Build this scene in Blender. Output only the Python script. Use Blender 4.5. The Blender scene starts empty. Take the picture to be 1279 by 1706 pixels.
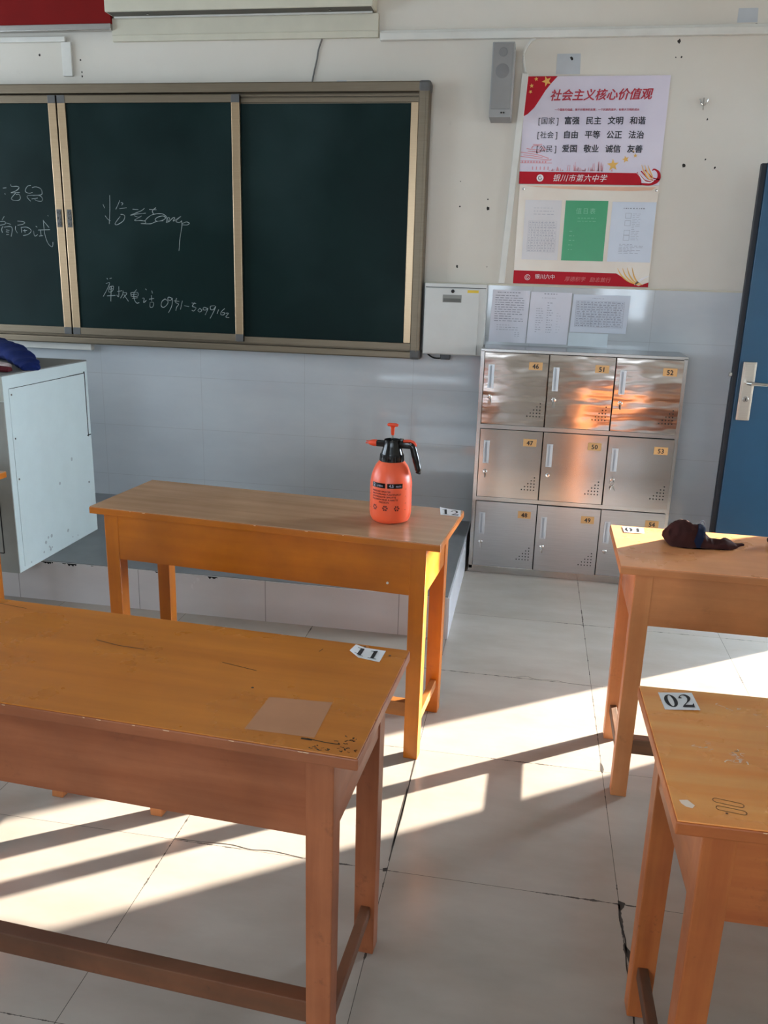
import bpy, bmesh, math, random
from mathutils import Vector, Matrix, noise
random.seed(7)
S = bpy.context.scene
C = S.collection

# ------------------------------------------------------------------ camera, world, sun, exposure
S.view_settings.view_transform = 'Standard'
S.view_settings.look = 'None'
S.view_settings.gamma = 1.0
S.view_settings.use_curve_mapping = False
S.view_settings.exposure = 0.80

F = Vector((-0.16093894, 0.94820339, -0.27387768))
R = Vector((0.98413927, 0.17515676, 0.02810708))
U = Vector((-0.07462276, 0.26501026, 0.96135374))
cd = bpy.data.cameras.new('camera')
cam = bpy.data.objects.new('camera', cd)
C.objects.link(cam)
cam.matrix_world = Matrix(((R.x, U.x, -F.x, 0), (R.y, U.y, -F.y, 0), (R.z, U.z, -F.z, 1.5272), (0, 0, 0, 1)))
cd.sensor_fit = 'VERTICAL'
cd.sensor_height = 36.0
cd.lens = 36.0 * 1395.2 / 1706.0
cd.clip_start = 0.05
S.camera = cam

w = bpy.data.worlds.new('sky')
S.world = w
w.use_nodes = True
bg = w.node_tree.nodes['Background']
bg.inputs[0].default_value = (0.72, 0.86, 1.0, 1)
# sky: brighter towards the low sun, as real skies are
wt = w.node_tree
g_ = wt.nodes.new('ShaderNodeTexCoord')
dp = wt.nodes.new('ShaderNodeVectorMath'); dp.operation = 'DOT_PRODUCT'
dp.inputs[1].default_value = (0.79, 0.553, 0.264)
wt.links.new(g_.outputs['Generated'], dp.inputs[0])
mx_ = wt.nodes.new('ShaderNodeMath'); mx_.operation = 'MAXIMUM'; mx_.inputs[1].default_value = 0.0
wt.links.new(dp.outputs['Value'], mx_.inputs[0])
pw = wt.nodes.new('ShaderNodeMath'); pw.operation = 'POWER'; pw.inputs[1].default_value = 3.0
wt.links.new(mx_.outputs[0], pw.inputs[0])
ma = wt.nodes.new('ShaderNodeMath'); ma.operation = 'MULTIPLY_ADD'
SKY_GLOW, SKY_BASE = 54.0, 6.6
ma.inputs[1].default_value = SKY_GLOW; ma.inputs[2].default_value = SKY_BASE
wt.links.new(pw.outputs[0], ma.inputs[0])
wt.links.new(ma.outputs[0], bg.inputs[1])

def sun_setup(az, el, strength):
    d = Vector((-math.cos(az) * math.cos(el), -math.sin(az) * math.cos(el), -math.sin(el)))
    ld = bpy.data.lights.new('sun', 'SUN')
    ld.energy = strength
    ld.angle = math.radians(0.7)
    ld.color = (1.0, 0.90, 0.76)
    lo = bpy.data.objects.new('sun', ld)
    C.objects.link(lo)
    lo.rotation_euler = d.to_track_quat('-Z', 'Y').to_euler()
    lo.location = (6, 6, 4)
sun_setup(math.radians(35.0), math.radians(15.3), 24.0)

def portal(loc, rot, sx, sy):
    ld = bpy.data.lights.new('window_portal', 'AREA')
    ld.shape = 'RECTANGLE'
    ld.size = sx
    ld.size_y = sy
    ld.cycles.is_portal = True
    lo = bpy.data.objects.new('window_portal', ld)
    C.objects.link(lo)
    lo.location = loc
    lo.rotation_euler = rot

WY = 4.5666      # front wall plane
XR = 1.95        # right wall
XL = -6.3
YB = -4.5
ZC = 3.1
LWIN = [(-0.2, 1.8), (2.3, 4.3)]
for a, b in LWIN:
    portal((XL - 0.1, (a + b) / 2, 1.75), (0, -math.pi / 2, 0), 1.7, b - a)
portal((1.3, YB - 0.1, 1.65), (math.pi / 2, 0, 0), 0.8, 1.5)
portal((-1.45, YB - 0.1, 1.75), (math.pi / 2, 0, 0), 2.1, 1.7)  # sky sampling for the added wide back-wall opening
portal((XR + 0.1, 3.96, 1.04), (0, math.pi / 2, 0), 2.08, 0.79)
S.cycles.max_bounces = 10
S.cycles.diffuse_bounces = 6
S.cycles.glossy_bounces = 5
S.cycles.sample_clamp_indirect = 6.0
S.cycles.caustics_reflective = False
S.cycles.caustics_refractive = False

# ------------------------------------------------------------------ helpers
def lin(r, g, b):
    f = lambda c: (c / 12.92) if c <= 0.04045 else ((c + 0.055) / 1.055) ** 2.4
    return (f(r / 255.0), f(g / 255.0), f(b / 255.0), 1.0)

class NT:
    def __init__(s, name):
        s.m = bpy.data.materials.new(name)
        s.m.use_nodes = True
        s.t = s.m.node_tree
        s.b = s.t.nodes['Principled BSDF']
    def n(s, typ, **kw):
        nd = s.t.nodes.new(typ)
        for k, v in kw.items():
            setattr(nd, k, v)
        return nd
    def l(s, a, b):
        s.t.links.new(a, b)
    def math(s, op, a, b=None, c=None):
        nd = s.n('ShaderNodeMath', operation=op)
        for i, v in enumerate((a, b, c)):
            if v is None: continue
            if isinstance(v, (int, float)): nd.inputs[i].default_value = v
            else: s.l(v, nd.inputs[i])
        return nd.outputs[0]
    def coord(s, scale=(1, 1, 1), loc=(0, 0, 0), rot=(0, 0, 0)):
        tc = s.n('ShaderNodeTexCoord')
        mp = s.n('ShaderNodeMapping')
        s.l(tc.outputs['Object'], mp.inputs[0])
        mp.inputs['Scale'].default_value = scale
        mp.inputs['Location'].default_value = loc
        mp.inputs['Rotation'].default_value = rot
        return mp.outputs[0]
    def noise(s, vec, scale, detail=4, rough=0.55):
        nd = s.n('ShaderNodeTexNoise')
        s.l(vec, nd.inputs['Vector'])
        nd.inputs['Scale'].default_value = scale
        nd.inputs['Detail'].default_value = detail
        nd.inputs['Roughness'].default_value = rough
        return nd.outputs[0]
    def ramp(s, fac, stops):
        nd = s.n('ShaderNodeValToRGB')
        cr = nd.color_ramp
        while len(cr.elements) < len(stops): cr.elements.new(0.5)
        for e, (p, c) in zip(cr.elements, stops):
            e.position = p
            e.color = c if len(c) == 4 else (*c, 1)
        s.l(fac, nd.inputs[0])
        return nd.outputs[0]
    def mix(s, fac, a, b):
        nd = s.n('ShaderNodeMix', data_type='RGBA')
        if isinstance(fac, (int, float)): nd.inputs[0].default_value = fac
        else: s.l(fac, nd.inputs[0])
        for i, v in ((6, a), (7, b)):
            if isinstance(v, tuple): nd.inputs[i].default_value = v
            else: s.l(v, nd.inputs[i])
        return nd.outputs[2]
    def bump(s, h, strength=0.1, dist=0.01):
        nd = s.n('ShaderNodeBump')
        nd.inputs['Strength'].default_value = strength
        nd.inputs['Distance'].default_value = dist
        s.l(h, nd.inputs['Height'])
        s.l(nd.outputs[0], s.b.inputs['Normal'])
    def set(s, **kw):
        for k, v in kw.items():
            i = s.b.inputs[k]
            if isinstance(v, (int, float, tuple)): i.default_value = v
            else: s.l(v, i)
        return s.m

def plain(name, rgb, rough=0.5, metal=0.0, var=0.06, spec=0.5):
    t = NT(name)
    c = lin(*rgb)
    v = t.coord()
    n = t.noise(v, 9, 5)
    dk = tuple(x * (1 - var) for x in c[:3]) + (1,)
    lt = tuple(min(1, x * (1 + var)) for x in c[:3]) + (1,)
    col = t.ramp(n, [(0.3, dk), (0.7, lt)])
    t.set(**{'Base Color': col, 'Roughness': rough, 'Metallic': metal, 'Specular IOR Level': spec})
    return t.m

def wood(name, c1, c2, rough=0.42, stain=0.25, axis=0, coat=0.0, dirt=None):
    """painted / varnished wood, grain along one local axis"""
    t = NT(name)
    sc = [14, 14, 14]
    sc[axis] = 0.9
    v = t.coord(tuple(sc))
    g = t.noise(v, 1.6, 6, 0.6)
    base = t.ramp(g, [(0.30, lin(*c1)), (0.72, lin(*c2))])
    v2 = t.coord()
    big = t.noise(v2, 3.2, 5, 0.6)
    st = t.ramp(big, [(0.42, (1 - stain, 1 - stain, 1 - stain)), (0.66, (1, 1, 1))])
    mx = t.n('ShaderNodeMix', data_type='RGBA', blend_type='MULTIPLY')
    mx.inputs[0].default_value = 1
    t.l(base, mx.inputs[6]); t.l(st, mx.inputs[7])
    col = mx.outputs[2]
    if dirt:
        d = t.noise(t.coord((1, 1, 1), (3, 1, 7)), 16, 8, 0.75)
        dm = t.ramp(d, [(0.60, (0, 0, 0)), (0.70, (1, 1, 1))])
        fac = t.math('MULTIPLY', dm, dirt)
        col = t.mix(fac, col, lin(60, 42, 30))
    rr = t.ramp(t.noise(v2, 7, 4), [(0.3, (rough * 0.75,) * 3), (0.7, (min(1, rough * 1.25),) * 3)])
    t.set(**{'Base Color': col, 'Roughness': rr, 'Coat Weight': coat, 'Coat Roughness': 0.2})
    t.bump(g, 0.12, 0.002)
    return t.m

def obj(name, bm, mat, parent=None, smooth=False, loc=None):
    me = bpy.data.meshes.new(name)
    bm.normal_update()
    bm.to_mesh(me)
    bm.free()
    o = bpy.data.objects.new(name, me)
    C.objects.link(o)
    mats = mat if isinstance(mat, (list, tuple)) else [mat]
    for m_ in mats: me.materials.append(m_)
    if parent is not None: o.parent = parent
    if loc: o.location = loc
    if smooth:
        for p in me.polygons: p.use_smooth = True
        try: me.set_sharp_from_angle(angle=math.radians(35))
        except Exception: pass
    return o

def tag(o, label, cat, group=None):
    o['label'] = label
    o['category'] = cat
    if group: o['group'] = group
    return o

def thing(name, label, cat, loc=(0, 0, 0), rotz=0.0, group=None):
    o = bpy.data.objects.new(name, None)
    o.empty_display_size = 0.05
    C.objects.link(o)
    o.location = loc
    o.rotation_euler = (0, 0, rotz)
    return tag(o, label, cat, group)

def struct(name, bm, mat, parent=None, smooth=False):
    o = obj(name, bm, mat, parent, smooth)
    if parent is None: o['kind'] = 'structure'
    return o

def NB():
    return bmesh.new()

def box(bm, x0, x1, y0, y1, z0, z1, bev=0.0, mi=0, mtx=None):
    t = bmesh.new()
    vs = [t.verts.new((x, y, z)) for x in (x0, x1) for y in (y0, y1) for z in (z0, z1)]
    for q in ((0, 1, 3, 2), (4, 6, 7, 5), (0, 4, 5, 1), (2, 3, 7, 6), (0, 2, 6, 4), (1, 5, 7, 3)):
        t.faces.new([vs[i] for i in q])
    bmesh.ops.recalc_face_normals(t, faces=t.faces)
    if bev > 0:
        bmesh.ops.bevel(t, geom=list(t.edges), offset=bev, segments=2, affect='EDGES', profile=0.6)
    for f in t.faces: f.material_index = mi
    if mtx: bmesh.ops.transform(t, matrix=mtx, verts=t.verts)
    merge(bm, t)
    return bm

def merge(bm, t):
    m = {}
    for v in t.verts: m[v] = bm.verts.new(v.co)
    for f in t.faces:
        try:
            nf = bm.faces.new([m[v] for v in f.verts])
            nf.material_index = f.material_index
            nf.smooth = f.smooth
        except ValueError: pass
    t.free()

def lathe(bm, prof, cx=0, cy=0, seg=32, mi=0, cap=True):
    rings = []
    for r, z in prof:
        rings.append([bm.verts.new((cx + r * math.cos(2 * math.pi * i / seg), cy + r * math.sin(2 * math.pi * i / seg), z)) for i in range(seg)])
    for a, b in zip(rings, rings[1:]):
        for i in range(seg):
            f = bm.faces.new((a[i], a[(i + 1) % seg], b[(i + 1) % seg], b[i])); f.material_index = mi
    if cap:
        bm.faces.new(list(reversed(rings[0]))).material_index = mi
        bm.faces.new(rings[-1]).material_index = mi
    return bm

def tube(bm, pts, rad, seg=10, mi=0, flat=1.0):
    pts = [Vector(p) for p in pts]
    rads = rad if isinstance(rad, (list, tuple)) else [rad] * len(pts)
    rings = []
    up = Vector((0, 0, 1))
    for i, p in enumerate(pts):
        d = (pts[min(i + 1, len(pts) - 1)] - pts[max(i - 1, 0)]).normalized()
        a = d.cross(up)
        if a.length < 0.1: a = d.cross(Vector((0, 1, 0)))
        a.normalize()
        b = d.cross(a).normalized()
        rings.append([bm.verts.new(p + (a * math.cos(t) + b * math.sin(t) * flat) * rads[i]) for t in [2 * math.pi * k / seg for k in range(seg)]])
    for a, b in zip(rings, rings[1:]):
        for i in range(seg):
            bm.faces.new((a[i], a[(i + 1) % seg], b[(i + 1) % seg], b[i])).material_index = mi
    bm.faces.new(list(reversed(rings[0]))).material_index = mi
    bm.faces.new(rings[-1]).material_index = mi
    bmesh.ops.recalc_face_normals(bm, faces=bm.faces)
    return bm

def ribbon(bm, pts, w, conv, mi=0):
    """flat stroke in 2D mapped by conv(u,v)->3D; w number or list"""
    n = len(pts)
    ws = w if isinstance(w, (list, tuple)) else [w] * n
    L, Rr = [], []
    for i in range(n):
        a = pts[max(i - 1, 0)]; b = pts[min(i + 1, n - 1)]
        dx, dy = b[0] - a[0], b[1] - a[1]
        l = math.hypot(dx, dy) or 1
        nx, ny = -dy / l * ws[i] / 2, dx / l * ws[i] / 2
        L.append(bm.verts.new(conv(pts[i][0] + nx, pts[i][1] + ny)))
        Rr.append(bm.verts.new(conv(pts[i][0] - nx, pts[i][1] - ny)))
    for i in range(n - 1):
        bm.faces.new((L[i], Rr[i], Rr[i + 1], L[i + 1])).material_index = mi

def poly(bm, pts, conv, mi=0):
    try: bm.faces.new([bm.verts.new(conv(*p)) for p in pts]).material_index = mi
    except ValueError: pass

def smoothline(pts, k=4):
    if len(pts) < 3: return pts
    out = []
    for i in range(len(pts) - 1):
        p0 = pts[max(i - 1, 0)]; p1 = pts[i]; p2 = pts[i + 1]; p3 = pts[min(i + 2, len(pts) - 1)]
        for j in range(k):
            t = j / k
            out.append(tuple(0.5 * ((2 * b) + (-a + c) * t + (2 * a - 5 * b + 4 * c - d) * t * t + (-a + 3 * b - 3 * c + d) * t ** 3) for a, b, c, d in zip(p0, p1, p2, p3)))
    out.append(tuple(pts[-1]))
    return out

def text_bm(body, size, offset=0.0, shear=0.0, spacing=1.0, align='LEFT', sx=1.0):
    """returns a bmesh with the lettering in the XY plane, baseline at 0"""
    c = bpy.data.curves.new('tmp', 'FONT')
    c.body = body
    c.size = size
    c.shear = shear
    c.space_character = spacing
    c.align_x = align
    c.resolution_u = 2
    o = bpy.data.objects.new('tmp', c)
    C.objects.link(o)
    bpy.context.view_layer.update()
    dg = bpy.context.evaluated_depsgraph_get()
    me = bpy.data.meshes.new_from_object(o.evaluated_get(dg))
    bm = bmesh.new()
    bm.from_mesh(me)
    bpy.data.objects.remove(o)
    bpy.data.curves.remove(c)
    bpy.data.meshes.remove(me)
    if sx != 1.0:
        for v in bm.verts: v.co.x *= sx
    if offset > 0:
        out = bmesh.new()
        d = offset * size
        for i, (ax, ay) in enumerate(((0, 0), (d, 0), (-d, 0), (0, d * 0.8), (0, -d * 0.8))):
            c2 = bm.copy()
            for v in c2.verts: v.co.x += ax; v.co.y += ay; v.co.z += i * 0.00006
            merge(out, c2)
        bm.free()
        return out
    return bm

def place(bm, x, y, z, rot=0.0):
    """stand XY lettering up on a wall that faces -Y"""
    cr, sr = math.cos(rot), math.sin(rot)
    for v in bm.verts:
        a, b = v.co.x, v.co.y
        v.co = Vector((x + a * cr - b * sr, y - v.co.z, z + a * sr + b * cr))
    return bm

def mapped(bm, fn):
    for v in bm.verts: v.co = Vector(fn(v.co.x, v.co.y))
    return bm

# ------------------------------------------------------------------ materials
def mat_plaster(name='plaster', rgb=(219, 212, 201)):
    t = NT(name)
    v = t.coord()
    n = t.noise(v, 1.3, 6, 0.6)
    col = t.ramp(n, [(0.3, lin(rgb[0] - 9, rgb[1] - 9, rgb[2] - 10)), (0.7, lin(*rgb))])
    sc = t.noise(t.coord((1, 1, 0.3)), 9, 8, 0.7)
    m = t.ramp(sc, [(0.66, (0, 0, 0)), (0.80, (1, 1, 1))])
    col = t.mix(t.math('MULTIPLY', m, 0.35), col, lin(150, 142, 130))
    t.set(**{'Base Color': col, 'Roughness': 0.75})
    t.bump(t.noise(v, 60, 3), 0.06, 0.002)
    return t.m

def grid_mask(t, sock, origin, period, half, wob=None):
    """1 on joint lines of a regular grid along one axis"""
    a = t.math('SUBTRACT', sock, origin)
    a = t.math('DIVIDE', a, period)
    a = t.math('ADD', a, 0.5)
    a = t.math('FRACT', a)
    a = t.math('SUBTRACT', a, 0.5)
    a = t.math('ABSOLUTE', a)
    a = t.math('MULTIPLY', a, period)
    if wob is not None: return t.math('LESS_THAN', a, wob)
    return t.math('LESS_THAN', a, half)

def mat_floor():
    t = NT('floor_tiles')
    tc = t.n('ShaderNodeTexCoord')
    sp = t.n('ShaderNodeSeparateXYZ')
    t.l(tc.outputs['Object'], sp.inputs[0])
    v = tc.outputs['Object']
    wn = t.noise(v, 26, 4, 0.7)
    wn2 = t.noise(v, 3.1, 2, 0.5)
    wob = t.math('MULTIPLY', t.math('MAXIMUM', t.math('SUBTRACT', t.math('MULTIPLY', wn, wn2), 0.27), 0.0), 0.03)
    wob = t.math('ADD', wob, 0.0008)
    mx = grid_mask(t, sp.outputs[0], 0.32, 0.6, 0, wob)
    my = grid_mask(t, sp.outputs[1], 1.862, 0.603, 0, t.math('MULTIPLY', wob, 0.85))
    j = t.math('MAXIMUM', mx, my)
    n = t.noise(t.coord((1, 2.2, 1)), 2.4, 7, 0.6)
    col = t.ramp(n, [(0.28, lin(158, 150, 141)), (0.72, lin(176, 168, 159))])
    # per tile tone
    fx = t.math('FLOOR', t.math('DIVIDE', t.math('SUBTRACT', sp.outputs[0], 0.32), 0.6))
    fy = t.math('FLOOR', t.math('DIVIDE', t.math('SUBTRACT', sp.outputs[1], 1.862), 0.603))
    cb = t.n('ShaderNodeCombineXYZ')
    t.l(fx, cb.inputs[0]); t.l(fy, cb.inputs[1])
    wh = t.n('ShaderNodeTexWhiteNoise')
    t.l(cb.outputs[0], wh.inputs[0])
    mul = t.math('MULTIPLY_ADD', wh.outputs[0], 0.10, 0.92)
    hs = t.n('ShaderNodeHueSaturation')
    t.l(col, hs.inputs['Color']); t.l(mul, hs.inputs['Value'])
    dirt = t.ramp(t.noise(v, 11, 8, 0.75), [(0.62, (0, 0, 0)), (0.74, (1, 1, 1))])
    col = t.mix(t.math('MULTIPLY', dirt, 0.04), hs.outputs[0], lin(120, 110, 98))
    col = t.mix(j, col, lin(62, 54, 48))
    rough = t.math('MULTIPLY_ADD', t.noise(v, 5, 6), 0.16, 0.14)
    rough = t.math('MAXIMUM', rough, t.math('MULTIPLY', j, 0.9))
    t.set(**{'Base Color': col, 'Roughness': rough, 'Specular IOR Level': 0.7})
    h = t.math('MULTIPLY', j, -1.0)
    t.bump(h, 0.4, 0.002)
    return t.m

def mat_walltile(name, rgb, ux, uz, px, pz, ox, oz, joint=(150, 150, 152), rough=0.03, yplane=False, jmix=0.7):
    t = NT(name)
    tc = t.n('ShaderNodeTexCoord')
    sp = t.n('ShaderNodeSeparateXYZ')
    t.l(tc.outputs['Object'], sp.inputs[0])
    v = tc.outputs['Object']
    mx = grid_mask(t, sp.outputs[1 if yplane else 0], ox, px, ux)
    mz = grid_mask(t, sp.outputs[2], oz, pz, uz)
    j = t.math('MAXIMUM', mx, mz)
    n = t.noise(t.coord((1, 1, 3)), 1.7, 7, 0.62)
    col = t.ramp(n, [(0.3, lin(rgb[0] - 12, rgb[1] - 11, rgb[2] - 9)), (0.7, lin(*rgb))])
    col = t.mix(t.math('MULTIPLY', j, jmix), col, lin(*joint))
    rr = t.math('MAXIMUM', t.math('MULTIPLY_ADD', t.noise(v, 4, 5), 0.08, rough), t.math('MULTIPLY', j, 0.6))
    t.set(**{'Base Color': col, 'Roughness': rr, 'Specular IOR Level': 0.5})
    t.bump(t.noise(v, 5, 2), 0.03, 0.01)
    return t.m

def mat_steel(name, rgb=(178, 172, 166), rough=0.20, wave=0.0, stretch=(1, 1, 1), scale=7):
    t = NT(name)
    v = t.coord(stretch)
    col = t.ramp(t.noise(t.coord((1, 1, 40)), 6, 3), [(0.3, lin(rgb[0] - 8, rgb[1] - 8, rgb[2] - 8)), (0.7, lin(*rgb))])
    t.set(**{'Base Color': col, 'Metallic': 1.0, 'Roughness': rough})
    if wave > 0:
        t.bump(t.noise(v, scale, 2.0, 0.45), wave, 0.05)
    return t.m

M = {}
M['plaster'] = mat_plaster()
M['ceiling'] = mat_plaster('ceiling_paint', (225, 224, 220))
M['floor'] = mat_floor()
M['walltile'] = mat_walltile('glazed_wall_tile', (198, 202, 205), 0.0012, 0.0012, 0.61, 0.30, -2.465, 0.024, jmix=0.55)
M['risertile'] = mat_walltile('riser_tile', (205, 200, 198), 0.0015, 0.0, 0.605, 5.0, -1.099, 2.5, (70, 66, 62), 0.22)
M['risertile_side'] = mat_walltile('riser_side_tile', (214, 214, 218), 0.0015, 0.0, 0.6, 5.0, 3.98, 2.5, (90, 90, 90), 0.15, True)
M['platform'] = plain('platform_grey_top', (112, 114, 116), 0.45, 0, 0.12)
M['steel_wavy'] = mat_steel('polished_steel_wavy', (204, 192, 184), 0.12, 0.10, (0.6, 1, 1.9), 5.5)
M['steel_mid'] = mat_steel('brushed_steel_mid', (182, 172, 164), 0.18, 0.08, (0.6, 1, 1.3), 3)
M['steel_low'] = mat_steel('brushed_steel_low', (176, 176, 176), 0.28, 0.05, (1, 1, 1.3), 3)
M['steel'] = mat_steel('brushed_steel', (180, 176, 172), 0.22)
M['satin'] = mat_steel('satin_steel_plate', (196, 188, 176), 0.36)
M['chrome'] = mat_steel('chrome', (210, 208, 205), 0.10)
M['black'] = plain('black_plastic', (10, 10, 11), 0.18)
M['dark'] = plain('dark_gap', (14, 13, 13), 0.9)
M['bronze'] = mat_steel('champagne_aluminium', (172, 148, 120), 0.34)
M['bronze_dusty_dimmed'] = mat_steel('dusty_aluminium_dimmed_sheen', (122, 110, 94), 0.45)  # dusty frame and tracks; on panel rails the darker tone paints a dimmer reflection
M['bronze_dark'] = plain('corner_piece_grey', (84, 82, 80), 0.5)
M['chalk'] = plain('chalk_line', (152, 162, 160), 0.95, 0, 0.2)
M['white_plastic'] = plain('white_plastic_duct', (214, 211, 203), 0.45)
M['beige_metal'] = plain('beige_housing', (205, 199, 180), 0.5, 0, 0.04)
M['red'] = plain('banner_red', (120, 14, 12), 0.8, 0, 0.05, 0.2)
M['redink'] = plain('poster_red', (178, 16, 34), 0.5, 0, 0.05, 0.2)
M['pinkink'] = plain('poster_pink_ink', (216, 140, 146), 0.4)
M['darkredink'] = plain('poster_dark_red_ink', (176, 20, 44), 0.4)
M['goldink'] = plain('poster_gold_ink', (232, 178, 84), 0.4)
M['blackink'] = plain('black_ink', (22, 20, 26), 0.5)
M['greyink'] = plain('grey_print', (140, 142, 154), 0.7)
M['whiteink'] = plain('white_print', (236, 232, 232), 0.5)
M['grey_paint'] = plain('grey_painted_metal', (192, 190, 184), 0.35, 0, 0.03)
M['paper'] = plain('white_paper', (222, 222, 232), 0.6, 0, 0.03)
M['tagpaper'] = plain('tag_paper', (232, 234, 238), 0.6, 0, 0.02)

def mat_board(name='green_board'):
    t = NT(name)
    v = t.coord()
    n = t.noise(v, 2.2, 6, 0.6)
    col = t.ramp(n, [(0.3, lin(6, 26, 25)), (0.75, lin(10, 34, 32))])
    sm = t.ramp(t.noise(t.coord((1, 1, 1), (4, 2, 1)), 1.2, 3), [(0.45, (0, 0, 0)), (0.7, (1, 1, 1))])
    col = t.mix(t.math('MULTIPLY', sm, 0.08), col, lin(96, 122, 124))
    t.set(**{'Base Color': col, 'Roughness': 0.42, 'Specular IOR Level': 0.10})
    return t.m
M['board'] = mat_board()

# chalk strokes: x and z in metres on the board
CHALK_A= [[(-2.317, 1.892), (-2.321, 1.817), (-2.329, 1.745)], [(-2.359, 1.845), (-2.351, 1.826)], [(-2.351, 1.787), (-2.336, 1.769), (-2.321, 1.761)], [(-2.26, 1.868), (-2.271, 1.846), (-2.286, 1.821)], [(-2.254, 1.856), (-2.243, 1.852), (-2.251, 1.842)], [(-2.265, 1.824), (-2.223, 1.83)], [(-2.26, 1.795), (-2.244, 1.794), (-2.236, 1.785), (-2.244, 1.765), (-2.265, 1.75), (-2.287, 1.741), (-2.294, 1.749), (-2.263, 1.785)], [(-2.189, 1.823), (-2.155, 1.821)], [(-2.12, 1.829), (-2.141, 1.815), (-2.203, 1.792), (-2.17, 1.798), (-2.114, 1.804)], [(-2.182, 1.79), (-2.157, 1.783), (-2.138, 1.789), (-2.181, 1.766), (-2.144, 1.766), (-2.121, 1.763)], [(-2.145, 1.751), (-2.117, 1.753), (-2.123, 1.767)], [(-2.093, 1.823), (-2.052, 1.822)], [(-2.054, 1.833), (-2.075, 1.816), (-2.069, 1.8)], [(-2.121, 1.763), (-2.106, 1.779), (-2.078, 1.796), (-2.037, 1.803), (-2.009, 1.798), (-1.994, 1.781), (-1.998, 1.757)], [(-2.145, 1.75), (-2.09, 1.75), (-2.062, 1.76), (-2.02, 1.769), (-2.002, 1.781), (-2.014, 1.791), (-2.042, 1.786), (-2.061, 1.774), (-2.052, 1.764), (-2.015, 1.767)], [(-1.993, 1.757), (-1.99, 1.781), (-1.978, 1.781), (-1.986, 1.761), (-1.96, 1.782), (-1.949, 1.782), (-1.959, 1.766), (-1.942, 1.774), (-1.914, 1.791), (-1.943, 1.766), (-1.925, 1.76), (-1.911, 1.766)], [(-1.911, 1.77), (-1.91, 1.742), (-1.923, 1.681), (-1.932, 1.614)], [(-1.909, 1.754), (-1.884, 1.763), (-1.867, 1.757), (-1.88, 1.748), (-1.907, 1.748)]]
CHALK_B= [[(-2.363, 1.458), (-2.357, 1.453)], [(-2.346, 1.457), (-2.333, 1.46)], [(-2.37, 1.429), (-2.347, 1.434), (-2.366, 1.397), (-2.391, 1.359)], [(-2.349, 1.412), (-2.326, 1.416), (-2.334, 1.39), (-2.357, 1.386), (-2.349, 1.412)], [(-2.35, 1.399), (-2.33, 1.403)], [(-2.368, 1.363), (-2.317, 1.367)], [(-2.339, 1.416), (-2.347, 1.334)], [(-2.305, 1.388), (-2.276, 1.394)], [(-2.294, 1.417), (-2.298, 1.362), (-2.309, 1.37)], [(-2.269, 1.394), (-2.274, 1.374), (-2.288, 1.353)], [(-2.27, 1.383), (-2.248, 1.381), (-2.272, 1.354)], [(-2.267, 1.374), (-2.241, 1.337)], [(-2.225, 1.384), (-2.223, 1.364)], [(-2.225, 1.384), (-2.186, 1.388), (-2.184, 1.368), (-2.22, 1.364)], [(-2.222, 1.374), (-2.187, 1.378)], [(-2.189, 1.403), (-2.206, 1.382), (-2.206, 1.35), (-2.193, 1.33), (-2.177, 1.333)], [(-2.217, 1.354), (-2.185, 1.359)], [(-2.137, 1.409), (-2.131, 1.402)], [(-2.159, 1.357), (-2.147, 1.357), (-2.151, 1.334), (-2.134, 1.347)], [(-2.1, 1.4), (-2.097, 1.385)], [(-2.118, 1.353), (-2.089, 1.358)], [(-2.103, 1.374), (-2.103, 1.342)], [(-2.113, 1.336), (-2.093, 1.336), (-2.098, 1.313), (-2.114, 1.311), (-2.113, 1.336)], [(-2.022, 1.359), (-2.042, 1.344), (-2.048, 1.32), (-2.034, 1.312), (-2.014, 1.327), (-2.007, 1.345), (-2.023, 1.357)], [(-1.984, 1.363), (-2.003, 1.368), (-2.007, 1.354), (-1.991, 1.351), (-1.981, 1.362), (-1.986, 1.322), (-2.007, 1.284)], [(-1.956, 1.364), (-1.963, 1.341), (-1.945, 1.333), (-1.958, 1.315), (-1.963, 1.297)], [(-1.972, 1.349), (-1.941, 1.347)], [(-1.923, 1.351), (-1.936, 1.304)], [(-1.913, 1.325), (-1.885, 1.321)], [(-1.85, 1.344), (-1.866, 1.324), (-1.845, 1.316), (-1.858, 1.299), (-1.87, 1.302)], [(-1.869, 1.341), (-1.844, 1.339)], [(-1.823, 1.314), (-1.834, 1.302), (-1.823, 1.294), (-1.812, 1.304), (-1.823, 1.314)], [(-1.779, 1.315), (-1.798, 1.32), (-1.804, 1.308), (-1.789, 1.306), (-1.776, 1.315), (-1.783, 1.298), (-1.793, 1.28)], [(-1.735, 1.331), (-1.76, 1.327), (-1.76, 1.31), (-1.745, 1.31), (-1.73, 1.328), (-1.745, 1.296), (-1.765, 1.262)], [(-1.714, 1.312), (-1.724, 1.288)], [(-1.679, 1.318), (-1.698, 1.301), (-1.702, 1.285), (-1.686, 1.284), (-1.68, 1.295), (-1.695, 1.295)], [(-1.674, 1.293), (-1.658, 1.293), (-1.674, 1.273), (-1.655, 1.27)]]
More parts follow.
